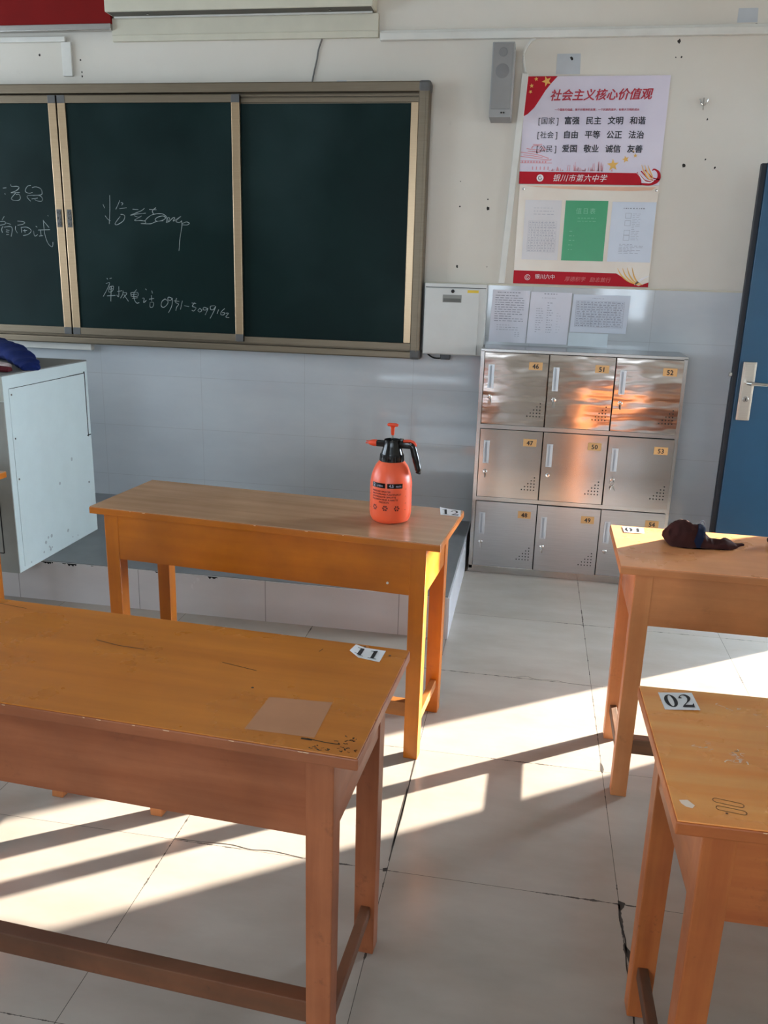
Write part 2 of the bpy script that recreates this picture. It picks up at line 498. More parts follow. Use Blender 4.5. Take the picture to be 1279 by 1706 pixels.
CHALK_C= [[(-2.948, 1.921), (-2.927, 1.923)], [(-2.939, 1.894), (-2.937, 1.888)], [(-2.899, 1.942), (-2.895, 1.931), (-2.859, 1.931), (-2.851, 1.922), (-2.872, 1.907), (-2.902, 1.897), (-2.848, 1.9)], [(-2.873, 1.897), (-2.902, 1.868), (-2.886, 1.858), (-2.857, 1.86), (-2.847, 1.873), (-2.854, 1.89), (-2.874, 1.888)], [(-2.778, 1.937), (-2.799, 1.932), (-2.812, 1.915), (-2.812, 1.903), (-2.792, 1.896), (-2.771, 1.901)], [(-2.772, 1.925), (-2.749, 1.93), (-2.722, 1.921), (-2.714, 1.904), (-2.722, 1.889), (-2.77, 1.886), (-2.801, 1.884), (-2.805, 1.874), (-2.787, 1.855)], [(-2.77, 1.885), (-2.731, 1.885), (-2.715, 1.87), (-2.722, 1.856), (-2.75, 1.858), (-2.761, 1.865)], [(-2.78, 1.867), (-2.743, 1.872)], [(-2.955, 1.774), (-2.971, 1.754)], [(-2.983, 1.746), (-2.957, 1.746), (-2.953, 1.734), (-2.985, 1.726)], [(-2.947, 1.739), (-2.919, 1.732)], [(-2.969, 1.721), (-2.979, 1.704), (-2.975, 1.686)], [(-2.963, 1.716), (-2.923, 1.72), (-2.913, 1.705), (-2.924, 1.667)], [(-2.951, 1.702), (-2.931, 1.7)], [(-2.953, 1.692), (-2.935, 1.69)], [(-2.953, 1.677), (-2.936, 1.678)], [(-2.877, 1.75), (-2.846, 1.748), (-2.833, 1.741), (-2.85, 1.733), (-2.879, 1.728)], [(-2.891, 1.723), (-2.894, 1.705), (-2.883, 1.686)], [(-2.86, 1.716), (-2.826, 1.719), (-2.801, 1.707), (-2.803, 1.692), (-2.824, 1.679), (-2.85, 1.674)], [(-2.858, 1.713), (-2.857, 1.689)], [(-2.838, 1.706), (-2.837, 1.689)], [(-2.85, 1.699), (-2.824, 1.702)], [(-2.768, 1.725), (-2.76, 1.72)], [(-2.785, 1.7), (-2.779, 1.673), (-2.761, 1.681)], [(-2.756, 1.705), (-2.685, 1.708)], [(-2.742, 1.703), (-2.741, 1.676)], [(-2.753, 1.673), (-2.73, 1.676)], [(-2.72, 1.758), (-2.719, 1.704), (-2.714, 1.667), (-2.7, 1.632), (-2.678, 1.618), (-2.672, 1.643)], [(-2.72, 1.755), (-2.689, 1.719)], [(-2.692, 1.783), (-2.688, 1.779)]]

# ------------------------------------------------------------------ the room shell
fl_ = struct('floor', box(NB(), XL, XR + 2.4, YB, WY + 1.8, -0.08, 0.0), M['floor'])
bm = NB()
for ps in ([(0.318, 1.875), (0.336, 1.868), (0.331, 1.852), (0.322, 1.838), (0.317, 1.845)],
           [(0.318, 1.74), (0.327, 1.715), (0.339, 1.695), (0.350, 1.675), (0.345, 1.655), (0.333, 1.640), (0.327, 1.66), (0.322, 1.69)],
           [(0.319, 2.52), (0.324, 2.505), (0.327, 2.48), (0.322, 2.455), (0.316, 2.47)],
           [(-0.292, 1.868), (-0.281, 1.872), (-0.279, 1.858), (-0.29, 1.855)],
           [(-0.283, 2.25), (-0.277, 2.20), (-0.275, 2.10), (-0.278, 2.0), (-0.283, 1.95), (-0.285, 2.05)]):
    poly(bm, ps, lambda a, b: (a, b, 0.0006))
for st, wd in (([(0.32, 1.86), (0.317, 1.80), (0.324, 1.74), (0.319, 1.66), (0.323, 1.58), (0.319, 1.50)], 0.005), ([(0.03, 3.078), (0.07, 3.088), (0.11, 3.070), (0.18, 3.078), (0.235, 3.066), (0.32, 3.062)], 0.003), ([(-0.28, 2.46), (-0.279, 2.2), (-0.281, 1.9)], 0.005), ([(-0.51, 1.862), (-0.60, 1.872), (-0.66, 1.866), (-0.72, 1.874), (-0.80, 1.868), (-0.88, 1.866)], 0.003)):
    q = smoothline(st, 6)
    ribbon(bm, q, [wd * (0.6 + 0.7 * abs(noise.noise(Vector((a * 60, b * 60, 1))))) for a, b in q], lambda a, b: (a, b, 0.0006))
obj('chipped_joints', bm, plain('joint_grime', (52, 44, 38), 0.9), fl_)
struct('ceiling', box(NB(), XL - 0.2, XR + 2.4, YB - 0.2, WY + 1.8, ZC, ZC + 0.12), M['ceiling'])

struct('wall_front', box(NB(), XL, XR + 0.2, WY, WY + 0.2, 0, ZC), M['plaster'])
bm = NB()
box(bm, XL, XR, WY - 0.010, WY + 0.002, 0.0, 1.484)
struct('trim_1', bm, M['walltile'])                       # tiled wainscot on the front wall
bm = NB()
box(bm, XL, XR, WY - 0.013, WY + 0.002, 1.484, 1.492, 0.002)
struct('trim_2', bm, M['beige_metal'])

DY0, DY1, DH = 3.58, 4.36, 2.08                           # doorway in the right wall
bm = NB()
box(bm, XR, XR + 0.2, YB, DY0, 0, ZC)
box(bm, XR, XR + 0.2, DY1, WY, 0, ZC)
box(bm, XR, XR + 0.2, DY0, DY1, DH, ZC)
struct('wall_right', bm, M['plaster'])

bm = NB()
zs, zh = 0.9, 2.6
ys = [YB]
for a, b in LWIN: ys += [a, b]
ys.append(WY)
for i in range(0, len(ys), 2): box(bm, XL - 0.2, XL, ys[i], ys[i + 1], 0, ZC)
for a, b in LWIN:
    box(bm, XL - 0.2, XL, a, b, 0, zs)
    box(bm, XL - 0.2, XL, a, b, zh, ZC)
struct('wall_left', bm, M['plaster'])
bm = NB()
box(bm, XL - 0.2, -2.5, YB - 0.2, YB, 0, ZC)
box(bm, -0.4, 0.9, YB - 0.2, YB, 0, ZC)
box(bm, -2.5, -0.4, YB - 0.2, YB, 0, 0.9)  # wide opening added to let in fill light from behind
box(bm, -2.5, -0.4, YB - 0.2, YB, 2.6, ZC)
box(bm, 1.7, XR + 0.2, YB - 0.2, YB, 0, ZC)
box(bm, 0.9, 1.7, YB - 0.2, YB, 0, 0.9)
box(bm, 0.9, 1.7, YB - 0.2, YB, 2.4, ZC)
struct('wall_back', bm, M['plaster'])
def win(n, axis, a, b, z0, z1, pos, bars):
    bm = NB()
    fr = 0.05
    segs = [(a, a + fr, z0, z1), (b - fr, b, z0, z1), (a, b, z0, z0 + fr), (a, b, z1 - fr, z1)]
    for k in range(1, bars):
        c = a + (b - a) * k / bars
        segs.append((c - fr / 2, c + fr / 2, z0, z1))
    for s in segs:
        if axis == 'y': box(bm, pos - 0.03, pos + 0.03, s[0], s[1], s[2], s[3])
        else: box(bm, s[0], s[1], pos - 0.03, pos + 0.03, s[2], s[3])
    struct('window_%d' % n, bm, M['white_plastic'])
for k, (a, b) in enumerate(LWIN): win(k + 1, 'y', a, b, zs, zh, XL - 0.1, 2)
win(4, 'x', -2.5, -0.4, 0.9, 2.6, YB - 0.1, 3)  # unseen window, added to brighten surfaces that face the camera
win(5, 'x', 0.9, 1.7, 0.9, 2.4, YB - 0.1, 2)

# corridor outside the doorway, with the sunny window
CX = XR + 2.2
CS, CH = 0.96, 2.20
bm = NB()
box(bm, CX, CX + 0.1, YB, WY + 1.8, 0, CS)
box(bm, CX, CX + 0.1, YB, WY + 1.8, CH, ZC)
box(bm, CX, CX + 0.1, YB, 1.0, CS, CH)
for y in (3.6,): box(bm, CX, CX + 0.1, y, y + 0.12, CS, CH)
struct('wall_corridor', bm, M['plaster'])
bm = NB()
box(bm, XR + 0.2, CX, WY + 1.8, WY + 1.9, 0, ZC)
struct('wall_corridor_end', bm, M['plaster'])

# blue steel door leaf, opened against the front wall
M['door_blue'] = plain('door_blue_paint', (28, 66, 92), 0.33, 0, 0.05)
M['door_edge'] = plain('door_edge_dark', (16, 24, 36), 0.5)
bm = NB()
box(bm, 0.949, 1.915, 4.17, 4.215, 0.012, 2.041, 0.003)
door = struct('door_1', bm, M['door_blue'])
bm = NB(); box(bm, 0.9275, 0.9492, 4.180, 4.213, 0.014, 2.039, 0.002); obj('door_edge', bm, M['door_edge'], door)
bm = NB(); box(bm, 0.965, 1.025, 4.160, 4.170, 0.908, 1.180, 0.003); box(bm, 0.972, 1.018, 4.156, 4.161, 0.916, 1.172, 0.002)
hp = obj('handle_plate', bm, M['satin'], door)
bm = NB()
tube(bm, [(0.989, 4.158, 1.086), (0.989, 4.115, 1.086), (0.999, 4.106, 1.086), (1.06, 4.104, 1.084), (1.11, 4.106, 1.082)], [0.009, 0.009, 0.010, 0.009, 0.008], 14)
obj('lever_handle', bm, M['chrome'], hp, True)
bm = NB(); lathe(bm, [(0.0005, 0), (0.013, 0), (0.013, 0.006), (0.011, 0.008), (0.0005, 0.008)], seg=24)
bmesh.ops.transform(bm, matrix=Matrix.Translation((0.994, 4.157, 1.008)) @ Matrix.Rotation(math.pi / 2, 4, 'X'), verts=bm.verts)
ky = obj('lock_cylinder', bm, M['steel'], hp, True)
bm = NB(); box(bm, 0.9925, 0.9955, 4.1475, 4.1495, 1.002, 1.014); obj('keyhole', bm, M['black'], hp)
bm = NB(); box(bm, 0.914, 0.9280, 4.184, 4.202, 1.108, 1.126, 0.002); obj('latch_bolt', bm, M['chrome'], door)
bm = NB()
for z in (0.3, 1.0, 1.75): tube(bm, [(1.923, 4.19, z), (1.923, 4.19, z + 0.10)], 0.009, 10)
obj('hinge', bm, M['steel'], door)
bm = NB()
box(bm, 1.934, XR - 0.0005, 4.17, 4.215, 0.0, 2.06)
struct('trim_3', bm, M['grey_paint'])                      # jamb strip

# marks on the plaster: nail holes and scuffs
bm = NB()
def blot(bm, x, z, r, y=WY - 0.0006, seg=9):
    ps = []
    for i in range(seg):
        a = 2 * math.pi * i / seg
        q = r * random.uniform(0.6, 1.25)
        ps.append((x + q * math.cos(a) * 0.8, z + q * math.sin(a)))
    poly(bm, ps, lambda a, b: (a, y, b))
for x, z, r in ((0.567, 2.616, .012), (0.077, 2.55, .010), (-2.712, 2.596, .008), (-2.478, 2.57, .006), (-2.474, 2.492, .006), (-2.474, 2.512, .005),
                (-0.281, 1.862, .010), (0.654, 2.072, .010), (0.798, 2.063, .006), (0.737, 2.279, .006), (-0.426, 1.573, .007),
                (-0.426, 1.869, .006), (-0.285, 1.905, .004), (0.75, 2.10, .005), (-0.27, 1.575, .004), (-0.43, 1.99, .003), (0.9, 2.68, .01), (0.585, 2.55, .005), (0.56, 2.548, .004)):
    blot(bm, x, z, r)
struct('trim_4', bm, plain('nail_hole_dark', (44, 40, 36), 0.9))
bm = NB()
for x, z, w_, h_ in ((-1.055, 2.452, 0.055, 0.018), (0.065, 2.525, 0.115, 0.09), (0.86, 2.72, 0.09, 0.06)):
    poly(bm, [(x - w_ / 2, z - h_ / 2), (x + w_ / 2, z - h_ / 2), (x + w_ / 2 - .004, z + h_ / 2), (x - w_ / 2, z + h_ / 2)], lambda a, b: (a, WY - 0.0004, b))
struct('trim_5', bm, plain('grey_patch_on_plaster', (186, 190, 194), 0.8))

# platform
PZ = 0.195
bm = NB(); box(bm, XL, -0.283, 3.375, WY - 0.012, 0.004, PZ - 0.006, 0.0)
pf = struct('floor_platform', bm, M['platform'])
bm = NB(); box(bm, XL, -0.2815, 3.372, WY - 0.012, PZ - 0.006, PZ, 0.001)
obj('platform_top', bm, M['platform'], pf)
bm = NB(); box(bm, XL, -0.2835, 3.365, 3.3755, 0.0, PZ - 0.003, 0.0)
obj('riser_tiling', bm, M['risertile'], pf)
bm = NB(); box(bm, -0.2836, -0.2745, 3.366, WY - 0.012, 0.0, PZ - 0.003, 0.0)
obj('side_tiling', bm, M['risertile_side'], pf)
bm = NB()
random.seed(31)
for x, r in ((-2.175, .008), (-2.155, .013), (-2.135, .006), (-2.07, .006), (-2.04, .012), (-2.02, .008), (-1.93, .004), (-1.615, .005), (-1.35, .012), (-1.335, .008)):
    n_ = 7
    top_ = [(x - r * 1.6, PZ - 0.003), (x + r * 1.6, PZ - 0.003)]
    low_ = [(x + r * (1.4 - 2.8 * k / n_), PZ - 0.004 - r * random.uniform(0.25, 1.0)) for k in range(n_)]
    poly(bm, top_ + low_, lambda a, b: (a, 3.3644, b))
poly(bm, [(-1.795, 0.15), (-1.79, 0.15), (-1.79, 0.19), (-1.797, 0.19)], lambda a, b: (a, 3.3644, b))
obj('chipped_edge', bm, M['dark'], pf)

# trunking along the top, round the screen
bm = NB()
box(bm, -0.86, XR, WY - 0.03, WY - 0.0005, 2.635, 2.668, 0.003)
for x in (0.40,): box(bm, x, x + 0.002, WY - 0.031, WY - 0.029, 2.636, 2.667)
box(bm, -0.86, XR, WY - 0.012, WY - 0.0005, 2.668, 2.682, 0.002)
box(bm, XL + 0.02, -2.55, WY - 0.02, WY - 0.0005, 2.655, 2.68, 0.003)
tag(obj('cable_trunking', bm, M['white_plastic']), 'white plastic cable trunking running level along the top of the wall', 'cable trunking')
bm = NB(); box(bm, -2.575, -2.52, WY - 0.018, WY - 0.0005, 2.49, 2.654, 0.003)
tag(obj('cable_duct', bm, M['white_plastic']), 'short white vertical duct between the red banner and the top of the blackboard', 'cable duct')

# ------------------------------------------------------------------ red banner and projector screen housing
t = thing('banner', 'red hanging banner with pale grey metal edge above the blackboard', 'banner', (-3.6, WY - 0.03, 2.70))
bm = NB(); box(bm, -1.5, 1.325, -0.012, 0.012, 0.03, 0.38); obj('fabric', bm, M['red'], t)
bm = NB(); box(bm, -1.5, 1.325, -0.016, 0.016, 0.0, 0.03, 0.004); obj('edge_rail', bm, M['steel'], t)
t = thing('projector_screen', 'beige projector screen housing over the middle of the blackboard', 'projector screen', (-1.572, WY, 2.65))
bm = NB(); box(bm, -0.708, 0.702, -0.022, -0.0006, 0.0, 0.108, 0.003); box(bm, -0.708, 0.702, -0.026, -0.0226, 0.028, 0.030)
obj('backing_board', bm, M['beige_metal'], t)
bm = NB(); box(bm, -0.695, 0.690, -0.118, -0.0006, 0.112, 0.30, 0.006); obj('housing', bm, M['beige_metal'], t)
bm = NB(); box(bm, -0.685, 0.680, -0.110, -0.028, 0.1105, 0.1125); obj('screen_slot_shade', bm, plain('slot_shadow_grey', (96, 92, 82), 0.8), t)  # grey strip painting the shade under the housing where the screen drops
bm = NB(); box(bm, -0.68, 0.675, -0.045, -0.030, 0.102, 0.110, 0.002); obj('bottom_bar', bm, M['white_plastic'], t)
for x in (-0.48, 0.47):
    bm = NB(); lathe(bm, [(0.006, 0.106), (0.006, 0.113)], x, -0.08, 10); obj('screw', bm, M['chrome'], t)

# thin cable between screen and blackboard
bm = NB(); tube(bm, smoothline([(-1.160, WY - 0.006, 2.65), (-1.178, WY - 0.006, 2.60), (-1.185, WY - 0.006, 2.56), (-1.205, WY - 0.006, 2.48), (-1.212, WY - 0.006, 2.44)]), 0.004, 8)
tag(obj('cable', bm, plain('grey_cable', (110, 108, 104), 0.5)), 'thin grey cable running from the screen housing down behind the blackboard', 'cable')

# wall hook
bm = NB()
tube(bm, [(0.709, WY - 0.004, 2.372), (0.709, WY - 0.008, 2.335)], 0.003, 8)
tube(bm, smoothline([(0.690, WY - 0.02, 2.365), (0.697, WY - 0.016, 2.348), (0.709, WY - 0.008, 2.338), (0.721, WY - 0.016, 2.348), (0.728, WY - 0.02, 2.365)]), 0.003, 8)
tube(bm, [(0.709, WY - 0.008, 2.338), (0.709, WY - 0.016, 2.318)], 0.003, 8)
tag(obj('wall_hook', bm, M['chrome'], None, True), 'small forked metal hook on the plaster right of the poster', 'wall hook')

# ------------------------------------------------------------------ blackboard
BX0, BX1 = -4.60, -0.594
bf = 4.4766
t = thing('blackboard', 'green sliding blackboard in champagne aluminium frame with chalk handwriting', 'blackboard', (0, 0, 0))
bm = NB()
box(bm, BX0, BX1 + 0.0, bf, WY - 0.0006, 2.393, 2.440, 0.006)
box(bm, BX0, BX1, bf, WY - 0.0006, 1.093, 1.130, 0.006)
box(bm, BX0, BX0 + 0.055, bf, WY - 0.0006, 1.12, 2.41, 0.006)
box(bm, BX1 - 0.052, BX1, bf, WY - 0.0006, 1.12, 2.41, 0.006)
box(bm, BX1 - 0.022, BX1 - 0.018, bf - 0.003, bf + 0.01, 1.13, 2.39)
box(bm, BX0 + 0.05, BX1 - 0.05, WY - 0.05, WY - 0.0012, 1.125, 2.40)
obj('outer_frame', bm, M['bronze_dusty_dimmed'], t)
for x, z in ((BX1, 2.44), (BX1, 1.093)):
    bm = NB()
    s = -1 if z > 2 else 1
    box(bm, x - 0.054, x + 0.004, bf - 0.003, WY - 0.001, min(z, z + s * 0.048) - (0.003 if s > 0 else 0), max(z, z + s * 0.048) + (0.003 if s < 0 else 0), 0.012)
    obj('corner_cap', bm, M['bronze_dark'], t)
bm = NB()   # upper and lower tracks
box(bm, BX0 + 0.05, BX1 - 0.05, bf + 0.03, WY - 0.052, 2.350, 2.372, 0.002)
box(bm, BX0 + 0.05, BX1 - 0.05, bf + 0.03, WY - 0.052, 2.377, 2.389, 0.002)
box(bm, BX0 + 0.05, BX1 - 0.05, bf + 0.022, WY - 0.052, 1.136, 1.172, 0.002)
obj('sliding_track', bm, M['bronze_dusty_dimmed'], t)
def fixed(x0, x1):
    bm = NB(); box(bm, x0, x1, 4.512, 4.5154, 1.168, 2.345)
    p = obj('fixed_panel', bm, M['board'], t)
    bm = NB(); box(bm, x0, x0 + 0.035, 4.506, 4.515, 1.172, 2.35, 0.002); obj('panel_edge', bm, M['bronze'], p)
    bm = NB(); box(bm, x1 - 0.038, x1, 4.506, 4.515, 1.172, 2.35, 0.002); obj('panel_edge', bm, M['bronze'], p)
fixed(-1.62, -0.65); fixed(-4.54, -3.55)
def slider(x0, x1, hx, strokes):
    bm = NB(); box(bm, x0 + 0.03, x1 - 0.03, 4.491, 4.499, 1.165, 2.365)
    p = obj('sliding_panel', bm, M['board'], t)
    bm = NB()
    box(bm, x0, x0 + 0.045, 4.481, 4.502, 1.144, 2.385, 0.003)
    obj('panel_stile', bm, M['bronze'], p)
    bm = NB(); box(bm, x1 - 0.045, x1, 4.481, 4.502, 1.144, 2.385, 0.003)
    obj('panel_stile', bm, M['bronze'], p)
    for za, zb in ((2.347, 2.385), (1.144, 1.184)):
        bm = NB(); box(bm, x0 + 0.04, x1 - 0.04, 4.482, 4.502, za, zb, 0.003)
        obj('panel_rail', bm, M['bronze_dusty_dimmed'], p)  # same metal as the stiles; its dimmer reflection is painted into the colour
    for cx in ((x0 + 0.0225, x1 - 0.0225)):
        for cz in (1.164, 2.366):
            bm = NB(); box(bm, cx - 0.0225, cx + 0.0225, 4.4798, 4.5, cz - 0.020, cz + 0.020, 0.003); obj('frame_corner', bm, M['bronze_dark'], p)
    bm = NB()
    box(bm, hx - 0.014, hx + 0.014, 4.4775, 4.481, 1.722, 1.815, 0.0015)
    for k in range(3):
        lathe(b2 := NB(), [(0.010, 0), (0.010, 0.003), (0.006, 0.003), (0.006, 0.0005)], seg=16)
        bmesh.ops.transform(b2, matrix=Matrix.Translation((hx, 4.4775, 1.740 + k * 0.029)) @ Matrix.Rotation(math.pi / 2, 4, 'X'), verts=b2.verts)
        merge(bm, b2)
    obj('finger_pull', bm, M['bronze_dark'], p)
    bm = NB()
    for st in strokes:
        q = smoothline(st, 5)
        if len(q) < 2: continue
        ribbon(bm, q, [0.0037 * (0.75 + 0.5 * noise.noise(Vector((a * 40, b * 40, 0)))) for a, b in q], lambda a, b: (a, 4.4903, b))
    obj('chalk_writing', bm, M['chalk'], p)
slider(-2.583, -1.572, -2.555, CHALK_A + CHALK_B)
slider(-3.600, -2.592, -2.617, CHALK_C)
bm = NB(); box(bm, -3.4, -2.50, WY - 0.05, WY - 0.011, 1.055, 1.092, 0.002)
obj('chalk_ledge', bm, M['white_plastic'], t)

# ------------------------------------------------------------------ speaker
t = thing('loudspeaker', 'narrow grey wall loudspeaker mounted between blackboard and poster', 'loudspeaker', (-0.242, WY, 2.262))
M['speaker'] = plain('speaker_grey', (150, 148, 146), 0.6, 0, 0.03)
bm = NB(); box(bm, -0.052, 0.052, -0.165, -0.004, 0.0, 0.325, 0.004); obj('cabinet', bm, M['speaker'], t)
bm = NB(); box(bm, -0.046, 0.046, -0.170, -0.1645, 0.035, 0.318, 0.003); g_ = obj('grille', bm, plain('speaker_grille', (138, 136, 134), 0.8), t)
for z, r in ((0.20, 0.032), (0.28, 0.02)):
    bm = NB(); lathe(bm, [(r, 0), (r * 0.85, 0.002), (r * 0.3, 0.001), (0.0008, 0.002)], seg=28)
    bmesh.ops.transform(bm, matrix=Matrix.Translation((0, -0.170, z)) @ Matrix.Rotation(math.pi / 2, 4, 'X'), verts=bm.verts)
    obj('driver', bm, plain('speaker_driver', (122, 120, 120), 0.7), g_, True)
bm = NB()
for s in (-1, 1): lathe(b2 := NB(), [(0.004, 0), (0.004, 0.003)], s * 0.006, 0, 12); bmesh.ops.transform(b2, matrix=Matrix.Translation((0.012, -0.1655, 0.02)) @ Matrix.Rotation(math.pi / 2, 4, 'X'), verts=b2.verts); merge(bm, b2)
obj('socket', bm, M['black'], t)
bm = NB(); box(bm, -0.02, 0.02, -0.006, 0.0, 0.06, 0.26); obj('bracket', bm, M['steel'], t)

# sloping white duct and its cable
bm = NB()
b2 = NB(); box(b2, -0.016, 0.016, -0.018, -0.0006, 0, 0.99, 0.003)
for v in b2.verts: v.co.x += -0.190 + 0.052 * v.co.z; v.co.y += WY; v.co.z += 1.494
merge(bm, b2)
du = tag(obj('wall_duct', bm, M['white_plastic']), 'narrow white duct running down beside the poster to the tile line', 'cable duct')
bm = NB(); tube(bm, smoothline([(-0.138, WY - 0.008, 2.485), (-0.150, WY - 0.008, 2.54), (-0.150, WY - 0.01, 2.58), (-0.125, WY - 0.01, 2.622), (-0.10, WY - 0.01, 2.636)]), 0.006, 8)
obj('cable', bm, M['white_plastic'], du, True)

# ------------------------------------------------------------------ poster (upper) and notice board (lower)
def quadmap(x0, x1, z0, z1, y):
    return lambda u, v: (x0 + (x1 - x0) * u, y, z0 + (z1 - z0) * v)
YP = WY - 0.006
t = thing('poster', 'white and red core values poster, upper of the two right of the blackboard', 'poster', (0, 0, 0))
px0, px1, pz0, pz1 = -0.135, 0.546, 1.981, 2.471
M['poster'] = NT('poster_ground'); 
pt = M['poster']; pn = pt.noise(pt.coord(), 2.5, 4)
M['poster'] = pt.set(**{'Base Color': pt.ramp(pn, [(0.3, lin(206, 196, 212)), (0.7, lin(222, 214, 226))]), 'Roughness': 0.22})
bm = NB(); box(bm, px0, px1, YP, WY - 0.0008, pz0, pz1, 0.0008); sheet = obj('sheet', bm, M['poster'], t)
qm = quadmap(px0, px1, pz0, pz1, YP - 0.0006)
bm = NB()
pts = [(0, 1), (0, 0.635), (0.03, 0.655), (0.075, 0.715), (0.11, 0.79), (0.145, 0.87), (0.185, 0.94), (0.225, 1)]
poly(bm, pts, qm)
poly(bm, [(0, 0), (0.88, 0), (0.875, 0.04), (0.86, 0.08), (0.835, 0.112), (0, 0.118)], qm)
pts = smoothline([(0.87, 0.012), (0.93, 0.008), (0.975, 0.03), (0.995, 0.075), (0.985, 0.125), (0.955, 0.15), (0.945, 0.135)], 5)
ribbon(bm, pts, [0.030 - 0.024 * abs(i / (len(pts) - 1) - 0.35) / 0.65 for i in range(len(pts))], qm)
pts = smoothline([(0.84, 0.12), (0.87, 0.08), (0.90, 0.045), (0.95, 0.03)], 5)
for k in range(3): ribbon(bm, [(p[0] + 0.026 * k, p[1] + 0.012 * k) for p in pts], 0.009, qm)
obj('red_field', bm, M['redink'], t)
def star(bm, cx, cy, r, fn, rot=0.0, asp=1.0):
    ps = []
    for i in range(10):
        q = r if i % 2 == 0 else r * 0.42
        a = rot + math.pi / 2 + i * math.pi / 5
        ps.append((cx + q * math.cos(a) * asp, cy + q * math.sin(a)))
    poly(bm, ps, fn)
qm2 = quadmap(px0, px1, pz0, pz1, YP - 0.0010)
bm = NB(); A_ = (pz1 - pz0) / (px1 - px0)
for cx, cy, r, ro in ((0.15, 0.955, 0.05, 0.4), (0.075, 0.975, 0.022, 0.2), (0.045, 0.915, 0.022, 0.1), (0.04, 0.86, 0.02, 0.5), (0.665, 0.185, 0.06, 0.1), (0.75, 0.24, 0.035, 0.3), (0.815, 0.275, 0.022, 0.0), (0.80, 0.31, 0.014, 0.0)):
    star(bm, cx, cy, r, qm2, ro, A_)
for k in range(3):
    pts = smoothline([(0.865 + k * 0.022, 0.19 - k * 0.002), (0.885 + k * .022, 0.13), (0.92 + k * .014, 0.065 + k * 0.008), (0.952, 0.042 + k * .012)], 5)
    ribbon(bm, pts, [0.002 + 0.007 * math.sin(math.pi * i / (len(pts) - 1)) for i in range(len(pts))], qm2)
obj('gold_stars', bm, M['goldink'], t)
bm = NB()
pts = smoothline([(0.845, 0.118), (0.872, 0.07), (0.905, 0.03), (0.94, 0.024), (0.962, 0.05)], 5)
ribbon(bm, pts, [0.003 + 0.008 * math.sin(math.pi * i / (len(pts) - 1)) for i in range(len(pts))], qm2)
lathe(b2 := NB(), [(0.017, 0), (0.017, 0.0004)], seg=24)
bmesh.ops.transform(b2, matrix=Matrix.Translation((px0 + 0.104, YP - 0.0006, pz0 + 0.028)) @ Matrix.Rotation(math.pi / 2, 4, 'X'), verts=b2.verts); merge(bm, b2)
merge(bm, place(text_bm('银川市第六中学', 0.036, 0, 0.25, 1.1), px0 + 0.165, YP - 0.0012, pz0 + 0.016))
obj('white_lettering', bm, M['whiteink'], t)
bm = NB()
pts = [(0.104 + 0.008 * math.cos(a), 0.028 + 0.009 * math.sin(a)) for a in [math.radians(50 + i * 20) for i in range(16)]]
ribbon(bm, pts + [(0.106, 0.029)], 0.003, lambda a, b: (px0 + a, YP - 0.0014, pz0 + b))
obj('school_emblem', bm, M['blackink'], t)
# pale pink generic pavilion and landscape drawing along the bottom
bm = NB()
def hb(u0, u1, v0, v1): poly(bm, [(u0, v0), (u1, v0), (u1, v1), (u0, v1)], qm2)
for st in ([(0.0, 0.262), (0.10, 0.245), (0.21, 0.228), (0.222, 0.236)], [(0.0, 0.30), (0.05, 0.292), (0.13, 0.275), (0.205, 0.243)], [(0.04, 0.335), (0.10, 0.325), (0.17, 0.322), (0.19, 0.332)],
           [(0.075, 0.335), (0.09, 0.36), (0.14, 0.358), (0.17, 0.33)], [(0.085, 0.375), (0.115, 0.372), (0.15, 0.375)], [(0.05, 0.31), (0.09, 0.305), (0.14, 0.30)], [(0.02, 0.275), (0.08, 0.268), (0.16, 0.25)]):
    ribbon(bm, smoothline(st, 4), 0.007, qm2)
hb(0.0, 0.20, 0.218, 0.222); hb(0.0, 0.23, 0.196, 0.202)
for k in range(9): hb(0.012 + k * 0.021, 0.020 + k * 0.021, 0.202, 0.218)
for k in range(6): hb(0.086 + k * 0.011, 0.090 + k * 0.011, 0.30, 0.316)
for k in range(5): hb(0.09 + k * 0.028, 0.096 + k * 0.028, 0.135, 0.165)
random.seed(3)
for c0, w_, h_ in ((0.27, 0.06, 0.05), (0.38, 0.09, 0.11), (0.56, 0.13, 0.12), (0.50, 0.08, 0.05)):
    for k in range(14):
        a = c0 + random.uniform(-w_, w_); h = h_ * (1 - abs(a - c0) / w_) * random.uniform(0.5, 1)
        pts = [(a, 0.125), (a + random.uniform(-.006, .006), 0.125 + h)]
        ribbon(bm, pts, [0.006, 0.002], qm2)
obj('pink_drawing', bm, M['pinkink'], t)
bm = place(text_bm('社会主义核心价值观', 0.0535, 0.026, 0.22, 1.0), px0 + 0.122, YP - 0.0016, pz0 + 0.385, 0.01)
obj('title_lettering', bm, M['darkredink'], t)
bm = place(text_bm('一个国家的强盛，离不开精神的支撑；一个民族的进步，有赖于文明的成长', 0.0122, 0.014), px0 + 0.150, YP - 0.0012, pz0 + 0.336)
obj('subtitle_lettering', bm, M['darkredink'], t)
bm = NB(); bmk = NB()
for k, (hd, ws) in enumerate((('国家', ('富强', '民主', '文明', '和谐')), ('社会', ('自由', '平等', '公正', '法治')), ('公民', ('爱国', '敬业', '诚信', '友善')))):
    z = pz0 + 0.278 - k * 0.0635
    merge(bmk, place(text_bm('[', 0.038), px0 + 0.073, YP - 0.0012, z))
    merge(bmk, place(text_bm(hd, 0.034, 0.003), px0 + 0.088, YP - 0.0012, z))
    merge(bmk, place(text_bm(']', 0.038), px0 + 0.163, YP - 0.0012, z))
    for j, wd in enumerate(ws):
        merge(bm, place(text_bm(wd, 0.0375, 0.022), px0 + 0.200 + j * 0.104, YP - 0.0014, z))
obj('bold_lettering', bm, M['blackink'], t)
obj('row_headings', bmk, M['blackink'], t)
